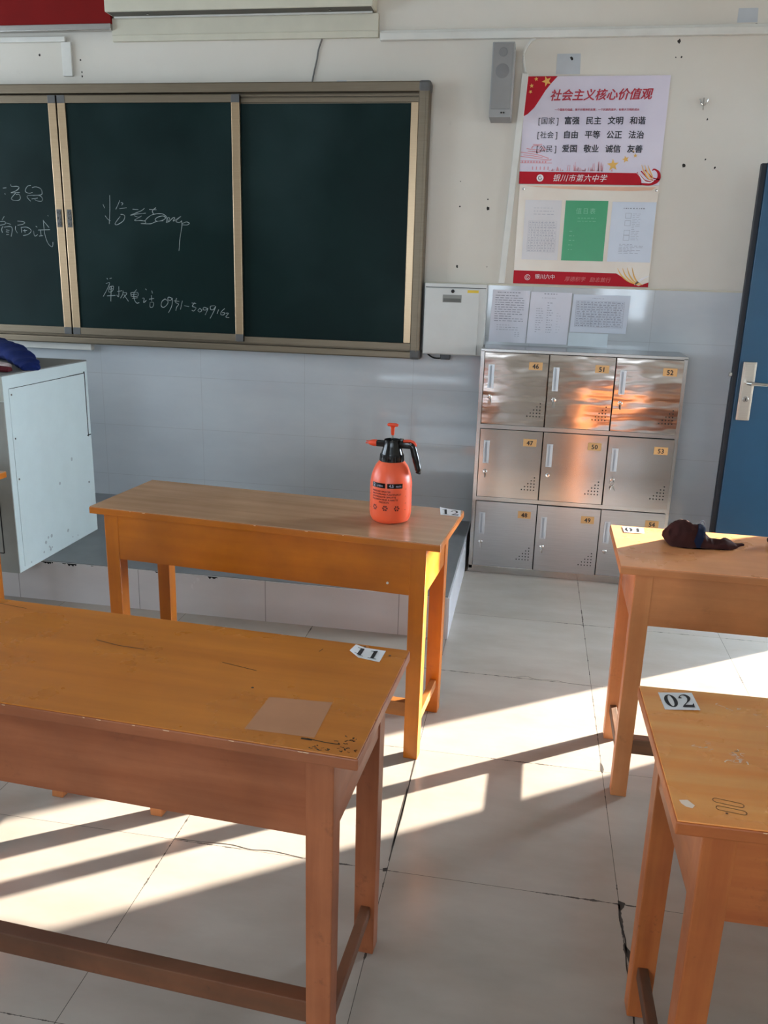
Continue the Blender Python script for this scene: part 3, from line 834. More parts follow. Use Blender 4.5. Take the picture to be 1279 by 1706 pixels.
for sx_ in (0.02, 0.66):
    pass

t = thing('notice_board', 'cream notice board with three sheets and a red strip, below the core values poster', 'notice board', (0, 0, 0))
nx0, nx1, nz0, nz1 = -0.130, 0.548, 1.497, 1.979
nm = NT('notice_ground')
tc = nm.n('ShaderNodeTexCoord'); sp_ = nm.n('ShaderNodeSeparateXYZ'); nm.l(tc.outputs['Object'], sp_.inputs[0])
nf = nm.noise(nm.coord(), 3, 4)
M['notice'] = nm.set(**{'Base Color': nm.ramp(nf, [(0.3, lin(222, 206, 190)), (0.7, lin(230, 222, 208))]), 'Roughness': 0.25})
bm = NB(); box(bm, nx0, nx1, YP, WY - 0.0008, nz0, nz1 - 0.001, 0.0008); obj('backing_panel', bm, M['notice'], t)
qn = quadmap(nx0, nx1, nz0, nz1, YP - 0.0006)
bm = NB()
poly(bm, [(0, 0.0), (1, 0.0), (1, 0.05), (0.93, 0.01), (0.87, 0.045), (0.76, 0.132), (0, 0.135)], qn)
obj('red_strip', bm, M['redink'], t)
bm = NB()
poly(bm, [(0.02, 0.985), (0.98, 0.985), (0.95, 0.955), (0.80, 0.945), (0.5, 0.95), (0.3, 0.96)], qn)
obj('peach_print', bm, plain('peach_print', (226, 178, 150), 0.4, 0, 0.1), t)
bm = NB()
qn2 = quadmap(nx0, nx1, nz0, nz1, YP - 0.0010)
for k in range(4):
    pts = smoothline([(0.765 + k * 0.035, 0.185 + k * .004), (0.80 + k * .03, 0.11), (0.86 + k * .02, 0.05), (0.93 + k * 0.01, 0.02)], 5)
    ribbon(bm, pts, [0.002 + 0.009 * math.sin(math.pi * i / (len(pts) - 1)) for i in range(len(pts))], qn2)
obj('gold_flourish', bm, M['goldink'], t)
bm = NB()
pts = smoothline([(0.90, 0.02), (0.95, 0.08), (1.0, 0.115)], 5)
ribbon(bm, pts, [0.004, 0.01, 0.014, 0.02, 0.02, 0.02, 0.016, 0.014, 0.010, 0.008, 0.004][:len(pts)], qn2)
merge(bm, place(text_bm('银川六中', 0.025, 0, 0, 1.05), nx0 + 0.110, YP - 0.0012, nz0 + 0.028))
b2 = place(text_bm('厚德积学   励志敦行', 0.026, 0, 0.2, 1.0), nx0 + 0.26, YP - 0.0012, nz0 + 0.020)
pts = [(0.072 + 0.013 * math.cos(a), 0.032 + 0.013 * math.sin(a)) for a in [i * math.pi / 12 for i in range(25)]]
ribbon(bm, pts, 0.002, lambda a, b: (nx0 + a, YP - 0.0012, nz0 + b))
pts = [(0.072 + 0.006 * math.cos(a), 0.032 + 0.007 * math.sin(a)) for a in [math.radians(50 + i * 20) for i in range(16)]]
ribbon(bm, pts + [(0.074, 0.032)], 0.002, lambda a, b: (nx0 + a, YP - 0.0012, nz0 + b))
obj('white_lettering', bm, M['whiteink'], t)
obj('motto_lettering', b2, plain('pale_red_print', (206, 112, 112), 0.5), t)
for x in (nx0 + 0.02, nx1 - 0.012):
    bm = NB(); lathe(bm, [(0.006, 0), (0.006, 0.003), (0.003, 0.005)], seg=12)
    bmesh.ops.transform(bm, matrix=Matrix.Translation((x, YP, 1.957)) @ Matrix.Rotation(math.pi / 2, 4, 'X'), verts=bm.verts)
    obj('screw', bm, M['chrome'], t)

# printed sheets
def printed_rows(bm, x0, x1, z0, z1, rows, y, jag=True, words=6, h=0.0022):
    for r in range(rows):
        z = z1 - (z1 - z0) * (r + 0.5) / rows
        x = x0
        lim = x1 if not jag or random.random() < 0.6 else x0 + (x1 - x0) * random.uniform(0.4, 0.95)
        while x < lim - 0.004:
            L_ = random.uniform(0.4, 1.2) * (x1 - x0) / words
            e = min(x + L_, lim)
            poly(bm, [(x, z - h / 2), (e, z - h / 2), (e, z + h / 2), (x, z + h / 2)], lambda a, b: (a, y, b))
            x = e + random.uniform(0.003, 0.008)
def rule(bm, x0, x1, z0, z1, y):
    poly(bm, [(x0, z0), (x1, z0), (x1, z1), (x0, z1)], lambda a, b: (a, y, b))
YS = YP - 0.0012
M['sheetA'] = plain('printed_sheet_warm', (212, 206, 206), 0.35, 0, 0.03)
M['sheetC'] = plain('printed_sheet_blue', (206, 212, 224), 0.30, 0, 0.03)
M['green'] = plain('green_card', (44, 152, 96), 0.28, 0, 0.03)
M['faint'] = plain('faint_print', (165, 163, 172), 0.7)
M['greenprint'] = plain('pale_green_print', (120, 190, 150), 0.5)
def sheet_thing(name, label, cat, x0, x1, z0, z1, mat, y, skew=0.0, wav=0.0015):
    t = thing(name, label, cat, (0, 0, 0))
    bm = NB(); n = 8
    g = [[bm.verts.new((x0 + (x1 - x0) * i / n + skew * (j / n), y - wav * (1 + math.sin(i * 1.3 + j * 0.7)) * 0.5, z0 + (z1 - z0) * j / n)) for i in range(n + 1)] for j in range(n + 1)]
    for j in range(n):
        for i in range(n): bm.faces.new((g[j][i], g[j][i + 1], g[j + 1][i + 1], g[j + 1][i]))
    obj('sheet', bm, mat, t, True)
    return t
random.seed(11)
a = sheet_thing('printed_sheet', 'pale sheet with a faint printed grid, left of the green card on the notice board', 'sheet of paper', -0.095, 0.086, 1.617, 1.905, M['sheetA'], YS, 0, 0.0004)
bm = NB(); y_ = YS - 0.0008
for k in range(9): rule(bm, -0.072 + k * 0.0175, -0.0712 + k * 0.0175, 1.655, 1.805, y_)
for k in range(13): rule(bm, -0.072, 0.068, 1.655 + k * 0.0125, 1.6558 + k * 0.0125, y_)
printed_rows(bm, -0.068, 0.066, 1.655, 1.805, 12, y_, False, 12, 0.003)
printed_rows(bm, -0.05, 0.05, 1.83, 1.875, 3, y_, True)
obj('print', bm, M['faint'], a)
a = sheet_thing('duty_roster_card', 'green card headed in white characters in the middle of the notice board', 'card', 0.105, 0.313, 1.617, 1.905, M['green'], YS, 0, 0.0004)
bm = place(text_bm('值日表', 0.030, 0.0, 0, 1.25), 0.158, y_, 1.845)
printed_rows(bm, 0.17, 0.26, 1.80, 1.83, 2, y_, True)
printed_rows(bm, 0.135, 0.165, 1.66, 1.77, 5, y_, True, 2)
obj('print', bm, M['greenprint'], a)
a = sheet_thing('printed_sheet', 'bluish sheet with a boxed diagram and small print, right of the green card', 'sheet of paper', 0.333, 0.545, 1.617, 1.902, M['sheetC'], YS, 0, 0.0004)
bm = NB()
printed_rows(bm, 0.39, 0.50, 1.868, 1.876, 1, y_, False, 14, 0.005)
for z in (1.825, 1.79, 1.745, 1.72):
    for (xa, xb, za, zb) in ((0.402, 0.430, z, z + 0.0012), (0.402, 0.430, z + 0.024, z + 0.0252), (0.402, 0.4032, z, z + 0.025), (0.429, 0.4302, z, z + 0.025)): rule(bm, xa, xb, za, zb, y_)
printed_rows(bm, 0.437, 0.475, 1.72, 1.85, 16, y_, True, 2, 0.0012)
printed_rows(bm, 0.385, 0.50, 1.655, 1.705, 7, y_, True, 6, 0.0016)
obj('print', bm, M['greyink'], a)

# three sheets stuck on the tiles above the lockers
YT = WY - 0.0125
a = sheet_thing('printed_notice', 'typed white page on the tiles above the lockers, leftmost of three', 'sheet of paper', -0.238, -0.045, 1.195, 1.462, M['paper'], YT, 0.008, 0.002)
bm = NB(); yy = YT - 0.0026
printed_rows(bm, -0.205, -0.085, 1.446, 1.454, 1, yy, False, 12, 0.004)
printed_rows(bm, -0.215, -0.065, 1.30, 1.44, 12, yy, True, 7, 0.003)
printed_rows(bm, -0.20, -0.08, 1.255, 1.29, 3, yy, True, 9, 0.0016)
printed_rows(bm, -0.105, -0.08, 1.225, 1.25, 3, yy, False, 2, 0.0016)
obj('print', bm, M['greyink'], a)
a = sheet_thing('printed_notice', 'white page with two narrow typed columns above the lockers, middle of three', 'sheet of paper', -0.040, 0.168, 1.195, 1.458, M['paper'], YT, 0.008, 0.004)
bm = NB()
printed_rows(bm, 0.035, 0.10, 1.445, 1.453, 1, yy - 0.002, False, 8, 0.004)
printed_rows(bm, 0.025, 0.10, 1.425, 1.433, 1, yy - 0.002, False, 8, 0.002)
printed_rows(bm, 0.00, 0.035, 1.25, 1.38, 11, yy - 0.002, True, 3, 0.002)
printed_rows(bm, 0.055, 0.085, 1.25, 1.41, 13, yy - 0.002, True, 3, 0.0025)
printed_rows(bm, 0.105, 0.13, 1.25, 1.36, 8, yy - 0.002, True, 2, 0.001)
obj('print', bm, M['greyink'], a)
a = sheet_thing('timetable_sheet', 'landscape sheet with a printed timetable grid above the lockers, rightmost of three', 'sheet of paper', 0.178, 0.462, 1.262, 1.452, M['sheetC'], YT, 0.006, 0.001)
bm = NB()
for k in range(7): rule(bm, 0.20 + k * 0.04, 0.201 + k * 0.04, 1.29, 1.42, yy)
for k in range(12): rule(bm, 0.20, 0.44, 1.29 + k * 0.0118, 1.2908 + k * 0.0118, yy)
printed_rows(bm, 0.205, 0.435, 1.29, 1.42, 11, yy, False, 14, 0.003)
printed_rows(bm, 0.28, 0.34, 1.43, 1.437, 1, yy, False, 8, 0.002)
obj('print', bm, M['greyink'], a)
bm = NB(); box(bm, 0.175, 0.375, WY - 0.0116, WY - 0.0104, 1.19, 1.258)
tag(obj('clear_plastic_sheet', bm, plain('pale_plastic_sheet', (214, 224, 230), 0.15)), 'pale glossy sheet on the tiles just under the timetable', 'plastic sheet')

# ------------------------------------------------------------------ white electrical cabinet
t = thing('electrical_cabinet', 'grey-white metal wall cabinet with slot window beside the blackboard', 'cabinet', (-0.575, WY, 1.125))
bm = NB(); box(bm, 0.0, 0.316, -0.112, -0.0106, 0.0, 0.362, 0.003); obj('body', bm, M['grey_paint'], t)
bm = NB(); box(bm, 0.004, 0.283, -0.121, -0.1125, 0.004, 0.338, 0.003); d_ = obj('door', bm, M['grey_paint'], t)
bm = NB(); box(bm, 0.095, 0.192, -0.1225, -0.1205, 0.268, 0.306, 0.001); obj('slot_window', bm, plain('slot_grey', (126, 124, 116), 0.4), d_)
bm = NB(); box(bm, 0.099, 0.188, -0.1232, -0.1224, 0.271, 0.288, 0.0004); obj('slot_gap', bm, plain('slot_dark', (92, 90, 84), 0.5), d_)
bm = NB(); lathe(bm, [(0.009, 0), (0.009, 0.004), (0.005, 0.006)], seg=16)
bmesh.ops.transform(bm, matrix=Matrix.Translation((0.146, -0.121, 0.324)) @ Matrix.Rotation(math.pi / 2, 4, 'X'), verts=bm.verts)
obj('lock', bm, M['black'], d_, True)
bm = NB(); box(bm, 0.221, 0.278, -0.1216, -0.1209, 0.318, 0.332)
obj('warning_label', bm, plain('yellow_label', (214, 178, 44), 0.5), d_)
bm = NB(); box(bm, 0.004, 0.316, -0.1135, -0.1118, 0.3405, 0.3435); obj('door_gap', bm, M['dark'], t)
bm = NB(); tube(bm, smoothline([(-0.555, WY - 0.06, 1.122), (-0.53, WY - 0.06, 1.105), (-0.50, WY - 0.06, 1.100), (-0.44, WY - 0.06, 1.105)]), 0.004, 8)
box(bm, -0.485, -0.432, WY - 0.075, WY - 0.045, 1.096, 1.1245, 0.003)
tag(obj('black_plug', bm, M['black']), 'black plug and short lead hanging under the electrical cabinet', 'plug')

# ------------------------------------------------------------------ steel lockers
LX0, LX1, LF, LB, LZ = -0.257, 0.738, 4.268, 4.552, 1.182
t = thing('locker_unit', 'stainless steel nine-door locker unit standing against the tiled wall', 'locker', ((LX0 + LX1) / 2, LF, 0))
hw = (LX1 - LX0) / 2
D_ = LB - LF
bm = NB()
box(bm, -hw, hw, 0, D_, 0.0, 0.040, 0.002)
box(bm, -hw, hw, 0, D_, LZ - 0.016, LZ, 0.002)
box(bm, -hw, -hw + 0.02, 0, D_, 0.02, LZ - 0.01, 0.001)
box(bm, hw - 0.02, hw, 0, D_, 0.02, LZ - 0.01, 0.001)
box(bm, -hw, hw, D_ - 0.01, D_, 0.02, LZ - 0.01)
for z in (0.398, 0.780): box(bm, -hw + 0.019, hw - 0.019, 0.0005, D_, z, z + 0.022, 0.001)
for x in (-hw + 0.34, -hw + 0.661): box(bm, x - 0.004, x + 0.004, 0.009, D_, 0.03, LZ - 0.012)
obj('carcass', bm, M['steel'], t)
bm = NB(); box(bm, -hw + 0.018, hw - 0.018, 0.0045, 0.008, 0.035, LZ - 0.012); obj('door_gaps', bm, M['dark'], t)
nums = [['46', '51', '52'], ['47', '50', '53'], ['48', '49', '54']]
keys = [['ring', 'ring', 'key'], ['key', '', 'bunch'], ['key', 'key', '']]
plate_m = plain('brass_number_plate', (206, 160, 104), 0.45, 0.0, 0.05)
hand_m = plain('recess_bright', (206, 212, 218), 0.25, 0.3, 0.02)
zr = [(0.803, 1.165), (0.421, 0.779), (0.041, 0.397)]
xc = [(-0.236, 0.081), (0.083, 0.402), (0.404, 0.722)]
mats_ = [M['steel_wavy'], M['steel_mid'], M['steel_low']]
for r in range(3):
    for c in range(3):
        z0, z1 = zr[r]; x0, x1 = xc[c]
        yo = -0.006 - (0.008 if (r, c) in ((1, 2), (2, 1)) else 0.0)
        dx = x0 - (LX0 + LX1) / 2
        bm = NB(); box(bm, 0.0012, x1 - x0 - 0.0012, 0, 0.009, 0.001, z1 - z0 - 0.001, 0.0015)
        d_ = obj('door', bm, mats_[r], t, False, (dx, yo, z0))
        W_, H_ = x1 - x0, z1 - z0
        bm = NB()
        box(bm, 0.022, 0.052, -0.0035, -0.0008, H_ - 0.178, H_ - 0.060, 0.001)
        h_ = obj('handle_recess', bm, hand_m, d_)
        bm = NB(); box(bm, 0.030, 0.040, -0.0042, -0.0034, H_ - 0.172, H_ - 0.066, 0.0003); obj('recess_shadow', bm, plain('recess_grey', (150, 156, 162), 0.3) if (r, c) == (0, 0) else bpy.data.materials['recess_grey'], h_)
        bm = NB(); lathe(bm, [(0.011, 0), (0.011, 0.003), (0.0085, 0.006), (0.002, 0.0065)], seg=20)
        bmesh.ops.transform(bm, matrix=Matrix.Translation((0.036, -0.001, H_ - 0.222)) @ Matrix.Rotation(math.pi / 2, 4, 'X'), verts=bm.verts)
        lk = obj('lock', bm, M['chrome'], d_, True)
        if keys[r][c]:
            bm = NB()
            box(bm, 0.034, 0.038, -0.018, -0.0075, H_ - 0.228, H_ - 0.216, 0.001)
            if keys[r][c] == 'ring':
                pts = []
                tt = NB(); lathe(tt, [(0.0075, 0), (0.0075, 0.002)], seg=20)
                for v in tt.verts: v.co = Vector((v.co.x, v.co.z, v.co.y * 2.1))
                for v in tt.verts: v.co += Vector((0.037, -0.019, H_ - 0.246))
                bmesh.ops.recalc_face_normals(tt, faces=tt.faces)
                merge(bm, tt)
            elif keys[r][c] == 'bunch':
                tube(bm, [(0.036 + 0.010 * math.cos(a), -0.017, H_ - 0.240 + 0.012 * math.sin(a)) for a in [i * math.pi / 8 for i in range(16)]], 0.0015, 6)
                tube(bm, [(0.038, -0.017, H_ - 0.25), (0.052, -0.017, H_ - 0.272)], 0.003, 6)
                tube(bm, [(0.034, -0.017, H_ - 0.25), (0.028, -0.017, H_ - 0.270)], 0.003, 6)
            else:
                tube(bm, [(0.036, -0.017, H_ - 0.226), (0.038, -0.018, H_ - 0.25)], 0.0035, 8)
            obj('key', bm, M['chrome'], d_, False)
        bm = NB(); box(bm, W_ - 0.096, W_ - 0.030, -0.0028, -0.0008, H_ - 0.078, H_ - 0.040, 0.0005)
        pl = obj('number_plate', bm, plate_m, d_)
        b2 = place(text_bm(nums[r][c], 0.032, 0.03, 0, 1.05, 'CENTER', 0.95), W_ - 0.063, -0.0032, H_ - 0.071)
        obj('number', b2, M['blackink'], pl)
        bm = NB()
        for i in range(5):
            for j in range(5 - i):
                cx, cz = W_ - 0.026 - j * 0.0155, 0.052 + i * 0.0165
                poly(bm, [(cx + 0.0032 * math.cos(a), cz + 0.0032 * math.sin(a)) for a in [k * math.pi / 5 for k in range(10)]], lambda a, b: (a, -0.0016, b))
        obj('vent_holes', bm, M['dark'], d_)

# ------------------------------------------------------------------ lectern / teacher's console on the platform
t = thing('teacher_console', 'pale steel teacher console standing on the grey platform at the left', 'lectern', (-2.178, 3.19, PZ))
cw = plain('console_white', (200, 212, 212), 0.4, 0, 0.03)
cg = plain('console_grey', (122, 122, 118), 0.45, 0, 0.05)
cf = plain('console_front_grey', (138, 138, 132), 0.5, 0, 0.08)
bm = NB(); box(bm, -1.3, 0, 0.0, 0.69, 0.0, 0.872, 0.002); body = obj('body', bm, cw, t)
bm = NB(); box(bm, -1.3, 0.001, -0.001, 0.691, 0.872, 0.878, 0.001); obj('top', bm, cg, t)
bm = NB()
for a in ((0.04, 0.045, 0.86, 0.02),): pass
box(bm, 0.0, 0.0025, 0.035, 0.655, 0.02, 0.815, 0.001); obj('side_panel', bm, cw, body)
bm = NB(); box(bm, -0.001, 0.0035, 0.655, 0.660, 0.50, 0.825); box(bm, -0.001, 0.0035, 0.52, 0.66, 0.8155, 0.8185); box(bm, -0.001, 0.0035, 0.04, 0.52, 0.8155, 0.8168); box(bm, -0.001, 0.0045, 0.645, 0.68, 0.505, 0.509); obj('panel_gap', bm, M['dark'], body)
bm = NB()
for (y_, z_) in ((0.05, 0.79), (0.05, 0.60), (0.05, 0.42), (0.63, 0.27), (0.64, 0.12)): box(bm, 0.002, 0.0045, y_ - 0.004, y_ + 0.004, z_ - 0.004, z_ + 0.004, 0.001)
obj('rivet', bm, M['steel'], body)
bm = NB()
random.seed(5)
for k in range(14):
    y_, z_ = random.uniform(0.08, 0.6), random.choice([random.uniform(0.02, 0.1), random.uniform(0.3, 0.7)])
    r = random.uniform(0.004, 0.010)
    poly(bm, [(y_ + r * math.cos(a) * random.uniform(.6, 1.2), z_ + r * math.sin(a)) for a in [k2 * math.pi / 4 for k2 in range(8)]], lambda a, b: (0.0029, a, b))
obj('scuff_mark', bm, plain('console_scuff', (160, 168, 170), 0.6), body)
bm = NB(); box(bm, -1.3, -0.0005, -0.006, 0.0, 0.0, 0.765, 0.001); fr_ = obj('front_panel', bm, cf, t)
bm = NB(); box(bm, -1.3, -0.0005, -0.008, 0.0, 0.768, 0.872, 0.002); obj('drawer_front', bm, plain('console_drawer', (168, 170, 162), 0.45), t)
bm = NB(); box(bm, -0.068, -0.063, -0.0072, -0.005, 0.09, 0.76); box(bm, -1.3, -0.066, -0.0072, -0.005, 0.088, 0.092); obj('door_gap', bm, M['dark'], fr_)

# cloth on the console
def cloth_mat(name, rgb, rough=0.9):
    t = NT(name)
    n = t.noise(t.coord(), 30, 6)
    c = lin(*rgb)
    t.set(**{'Base Color': t.ramp(n, [(0.3, tuple(x * 0.7 for x in c[:3]) + (1,)), (0.7, c)]), 'Roughness': rough, 'Specular IOR Level': 0.15})
    t.bump(t.noise(t.coord(), 120, 3), 0.3, 0.002)
    return t.m
tc_ = thing('folded_jacket', 'dark blue garment with pale and red lining lying on the teacher console', 'garment', (-2.36, 3.42, PZ + 0.878))
bm = NB(); b2 = NB(); b3 = NB()
tube(bm, smoothline([(-0.45, 0.48, 0.05), (-0.26, 0.37, 0.055), (-0.05, 0.20, 0.050), (0.08, 0.08, 0.038), (0.155, 0.0, 0.026), (0.195, -0.040, 0.012), (0.205, -0.052, 0.004)], 5), [0.085] * 6 + [0.08] * 5 + [0.066] * 5 + [0.052] * 5 + [0.042] * 5 + [0.034] * 4 + [0.018], 16, 0, 0.5)
for v in bm.verts:
    v.co += Vector(noise.noise_vector(v.co * 14)) * 0.008
    v.co.z = max(v.co.z, 0.0015)
obj('blue_sleeve', bm, cloth_mat('navy_cloth', (20, 36, 92)), tc_, True)
tube(b2, smoothline([(-0.45, 0.22, 0.02), (-0.2, 0.07, 0.024), (0.0, -0.06, 0.02), (0.10, -0.10, 0.014)], 4), 0.05, 10, 0, 0.4)
for v in b2.verts: v.co += Vector(noise.noise_vector(v.co * 16)) * 0.008; v.co.z = max(v.co.z, 0.002)
obj('pale_lining', b2, cloth_mat('pale_cloth', (190, 172, 170)), tc_, True)
tube(b3, smoothline([(-0.35, 0.02, 0.012), (-0.1, -0.10, 0.016), (0.05, -0.13, 0.014), (0.15, -0.12, 0.010)], 4), 0.030, 10, 0, 0.4)
for v in b3.verts: v.co += Vector(noise.noise_vector(v.co * 20)) * 0.006; v.co.z = max(v.co.z, 0.002)
obj('red_trim', b3, cloth_mat('maroon_cloth', (96, 34, 40)), tc_, True)

# ------------------------------------------------------------------ desks
def desk_mats(k, top1, top2, fr1, fr2, ft, edge, rt=0.35, rf=0.45, coat=0.0, dirt=0.4):
    return dict(top=wood('desk_top_wood_' + k, top1, top2, rt, 0.12, 0, coat, None),
                legm=wood('desk_leg_wood_' + k, fr1, fr2, rf, 0.25, 2, 0, dirt),
                rail=wood('desk_rail_wood_' + k, fr1, fr2, rf, 0.25, 0, 0, dirt * 0.5),
                side=wood('desk_side_wood_' + k, fr1, fr2, rf, 0.25, 1, 0, dirt * 0.5),
                foot=wood('desk_stretcher_wood_' + k, ft, tuple((a + b) // 2 for a, b in zip(ft, fr1)), 0.6, 0.4, 0, 0, 0.8),
                foots=wood('desk_side_stretcher_wood_' + k, ft, tuple((a + b) // 2 for a, b in zip(ft, fr1)), 0.6, 0.4, 1, 0, 0.8),
                edge=edge)
def make_desk(loc, yaw, label, m, Lx=1.2, Dy=0.42):
    t = thing('school_desk', label, 'desk', loc, yaw, 'double school desks')
    hx, hy = Lx / 2, Dy / 2
    bm = NB(); box(bm, -hx, hx, -hy, hy, 0.726, 0.7485, 0.003); top = obj('desktop', bm, m['rail'] if m['edge'] is None else m['edge'], t)
    bm = NB(); box(bm, -hx + 0.002, hx - 0.002, -hy + 0.002, hy - 0.002, 0.7475, 0.7505, 0.001); obj('top_veneer', bm, m['top'], top)
    lx1 = hx - 0.045; lx0 = lx1 - 0.052
    fy0 = -hy + 0.014; fy1 = fy0 + 0.048
    by1 = hy - 0.022; by0 = by1 - 0.048
    for s in (-1, 1):
        for (a, b) in ((fy0, fy1), (by0, by1)):
            bm = NB(); box(bm, min(s * lx0, s * lx1), max(s * lx0, s * lx1), a, b, 0.0, 0.727, 0.003)
            # slight taper to the foot
            for v in bm.verts:
                f_ = max(0.0, 1 - v.co.z / 0.55) * 0.10
                cx = s * (lx0 + lx1) / 2; cy = (a + b) / 2
                v.co.x = cx + (v.co.x - cx) * (1 - f_); v.co.y = cy + (v.co.y - cy) * (1 - f_)
            obj('leg', bm, m['legm'], t)
        bm = NB(); box(bm, min(s * (lx1 - 0.004), s * (lx1 - 0.024)), max(s * (lx1 - 0.004), s * (lx1 - 0.024)), fy1 - 0.004, by0 + 0.004, 0.570, 0.727, 0.001)
        obj('side_apron', bm, m['side'], t)
        bm = NB(); box(bm, min(s * (lx1 - 0.012), s * (lx1 - 0.034)), max(s * (lx1 - 0.012), s * (lx1 - 0.034)), fy1 - 0.006, by0 + 0.006, 0.100, 0.132, 0.003)
        obj('side_stretcher', bm, m['foots'], t)
    bm = NB(); box(bm, -lx0 - 0.004, lx0 + 0.004, fy0 + 0.002, fy0 + 0.020, 0.570, 0.727, 0.001); obj('front_apron', bm, m['rail'], t)
    bm = NB(); box(bm, -lx0 - 0.004, lx0 + 0.004, fy1 - 0.036, fy1 - 0.004, 0.145, 0.195, 0.003); obj('long_stretcher', bm, m['foot'], t)
    bm = NB(); box(bm, -lx0, lx0, fy0 + 0.021, by0 + 0.02, 0.575, 0.588); obj('drawer_shelf', bm, m['side'], t)
    bm = NB(); box(bm, -lx0 - 0.004, lx0 + 0.004, by1 - 0.025, by1 - 0.004, 0.695, 0.727, 0.001); obj('rear_rail', bm, m['rail'], t)
    return t, top

m12 = desk_mats('ochre', (178, 138, 104), (198, 156, 122), (182, 98, 6), (198, 112, 12), (150, 92, 36), None, 0.22, 0.38, 0.25, 0.15)
m11 = desk_mats('amber', (192, 112, 34), (212, 130, 44), (152, 80, 44), (184, 110, 70), (108, 72, 48), None, 0.30, 0.42, 0.1, 0.35)
m01 = desk_mats('tan', (240, 162, 108), (250, 178, 122), (206, 128, 74), (222, 148, 92), (96, 72, 52), None, 0.32, 0.45, 0.1, 0.25)
m02 = desk_mats('honey', (242, 150, 70), (252, 182, 104), (172, 88, 40), (202, 118, 60), (92, 62, 42), None, 0.28, 0.45, 0.2, 0.6)

def desk_at(frx, fry, yaw, right, Lx=1.2, Dy=0.42):
    """centre of a desk from its front right (or front left) top corner"""
    s = -1 if right else 1
    cx, cy = s * Lx / 2, Dy / 2
    c_, s_ = math.cos(yaw), math.sin(yaw)
    return (frx + c_ * cx - s_ * cy, fry + s_ * cx + c_ * cy, 0)
Y12, Y11, Y01, Y02 = math.radians(-5.2), math.radians(-3.2), math.radians(-0.6), math.radians(1.0)
L12 = desk_at(-0.229, 2.380, Y12, True, 1.2, 0.405)
L11 = desk_at(-0.236, 1.203, Y11, True, 1.2, 0.435)
L01 = desk_at(0.288, 2.324, Y01, False, 1.2, 0.42)
L02 = desk_at(0.264, 1.145, Y02, False, 1.2, 0.44)
d12, top12 = make_desk(L12, Y12, 'ochre painted wooden desk tagged 12 with the orange sprayer on top', m12, 1.2, 0.405)
d11, top11 = make_desk(L11, Y11, 'amber topped worn wooden desk tagged 11 in the left foreground', m11, 1.2, 0.435)
d01, top01 = make_desk(L01, Y01, 'tan wooden desk at the right with the dark cloth pouch on it', m01, 1.2, 0.42)
d02, top02 = make_desk(L02, Y02, 'honey coloured scratched wooden desk tagged 02 at the lower right', m02, 1.2, 0.44)
dl, topl = make_desk((-2.575, 2.66, 0), math.radians(-1), 'wooden desk of which only a corner and a leg show at the left edge', m12, 1.2, 0.42)

def world_mark(name, root, loc, yaw, fnbm, mat, parent):
    """flat marks given in world XY, moved into the desk's own frame"""
    c_, s_ = math.cos(-yaw), math.sin(-yaw)
    for v in fnbm.verts:
        x, y = v.co.x - loc[0], v.co.y - loc[1]
        v.co.x, v.co.y = c_ * x - s_ * y, s_ * x + c_ * y
    return obj(name, fnbm, mat, parent)
flat = lambda z: (lambda a, b: (a, b, z))
# tape residue and ink on desk 11
bm = NB(); poly(bm, [(-0.442, 1.372), (-0.321, 1.378), (-0.323, 1.250), (-0.450, 1.252)], flat(0.7508))
world_mark('tape_residue', d11, L11, Y11, bm, plain('tape_residue', (186, 132, 96), 0.6, 0, 0.08), top11)
bm = NB(); random.seed(21)
def scrib(bm, cx, cy, w_, h_, n, z, wd=0.0014, sc=1.0):
    for k in range(n):
        x, y = cx + random.uniform(-w_, w_), cy + random.uniform(-h_, h_)
        pts = [(x, y)]
        for q in range(3):
            x += random.uniform(-0.009, 0.009) * sc; y += random.uniform(-0.006, 0.006) * sc; pts.append((x, y))
        ribbon(bm, smoothline(pts, 3), wd * random.uniform(0.6, 1.5), flat(z))
scrib(bm, -0.285, 1.224, 0.040, 0.008, 20, 0.7508, 0.0016, 0.45)
scrib(bm, -0.262, 1.255, 0.018, 0.016, 12, 0.7508, 0.0014, 0.45)
ribbon(bm, [(-0.335, 1.246), (-0.30, 1.240), (-0.275, 1.239)], 0.0022, flat(0.7508))
ribbon(bm, [(-0.345, 1.244), (-0.325, 1.243)], 0.005, flat(0.7508))
for pts in ([(-0.88, 1.53), (-0.82, 1.515), (-0.76, 1.51)], [(-0.58, 1.49), (-0.56, 1.485)], [(-0.56, 1.485), (-0.5, 1.47)], [(-0.40, 1.585), (-0.395, 1.60)], [(-1.2, 1.665), (-1.12, 1.65)]):
    ribbon(bm, pts, 0.0018, flat(0.7508))
for x, y in ((-0.485, 1.40), (-0.25, 1.60), (-0.31, 1.63)):
    poly(bm, [(x + 0.003 * math.cos(a), y + 0.003 * math.sin(a)) for a in [k * math.pi / 4 for k in range(8)]], flat(0.7508))
world_mark('ink_marks', d11, L11, Y11, bm, plain('ink_marks', (52, 44, 34), 0.6), top11)
# worn pale edges
def worn(root, top, Lx, Dy, seed, n=9):
    random.seed(seed); bm = NB()
    for k in range(n):
        x = random.uniform(-Lx / 2 + 0.05, Lx / 2 - 0.05); l = random.uniform(0.003, 0.014)
        poly(bm, [(x, 0.7478), (x + l, 0.7480), (x + l * .9, 0.7460), (x + l * .2, 0.7463)], lambda a, b: (a, -Dy / 2 - 0.0006, b))
    obj('worn_edge', bm, plain('bare_wood_' + str(seed), (226, 186, 146), 0.7), top)
worn(d12, top12, 1.2, 0.405, 1, 5); worn(d11, top11, 1.2, 0.435, 2); worn(d02, top02, 1.2, 0.44, 4, 12)
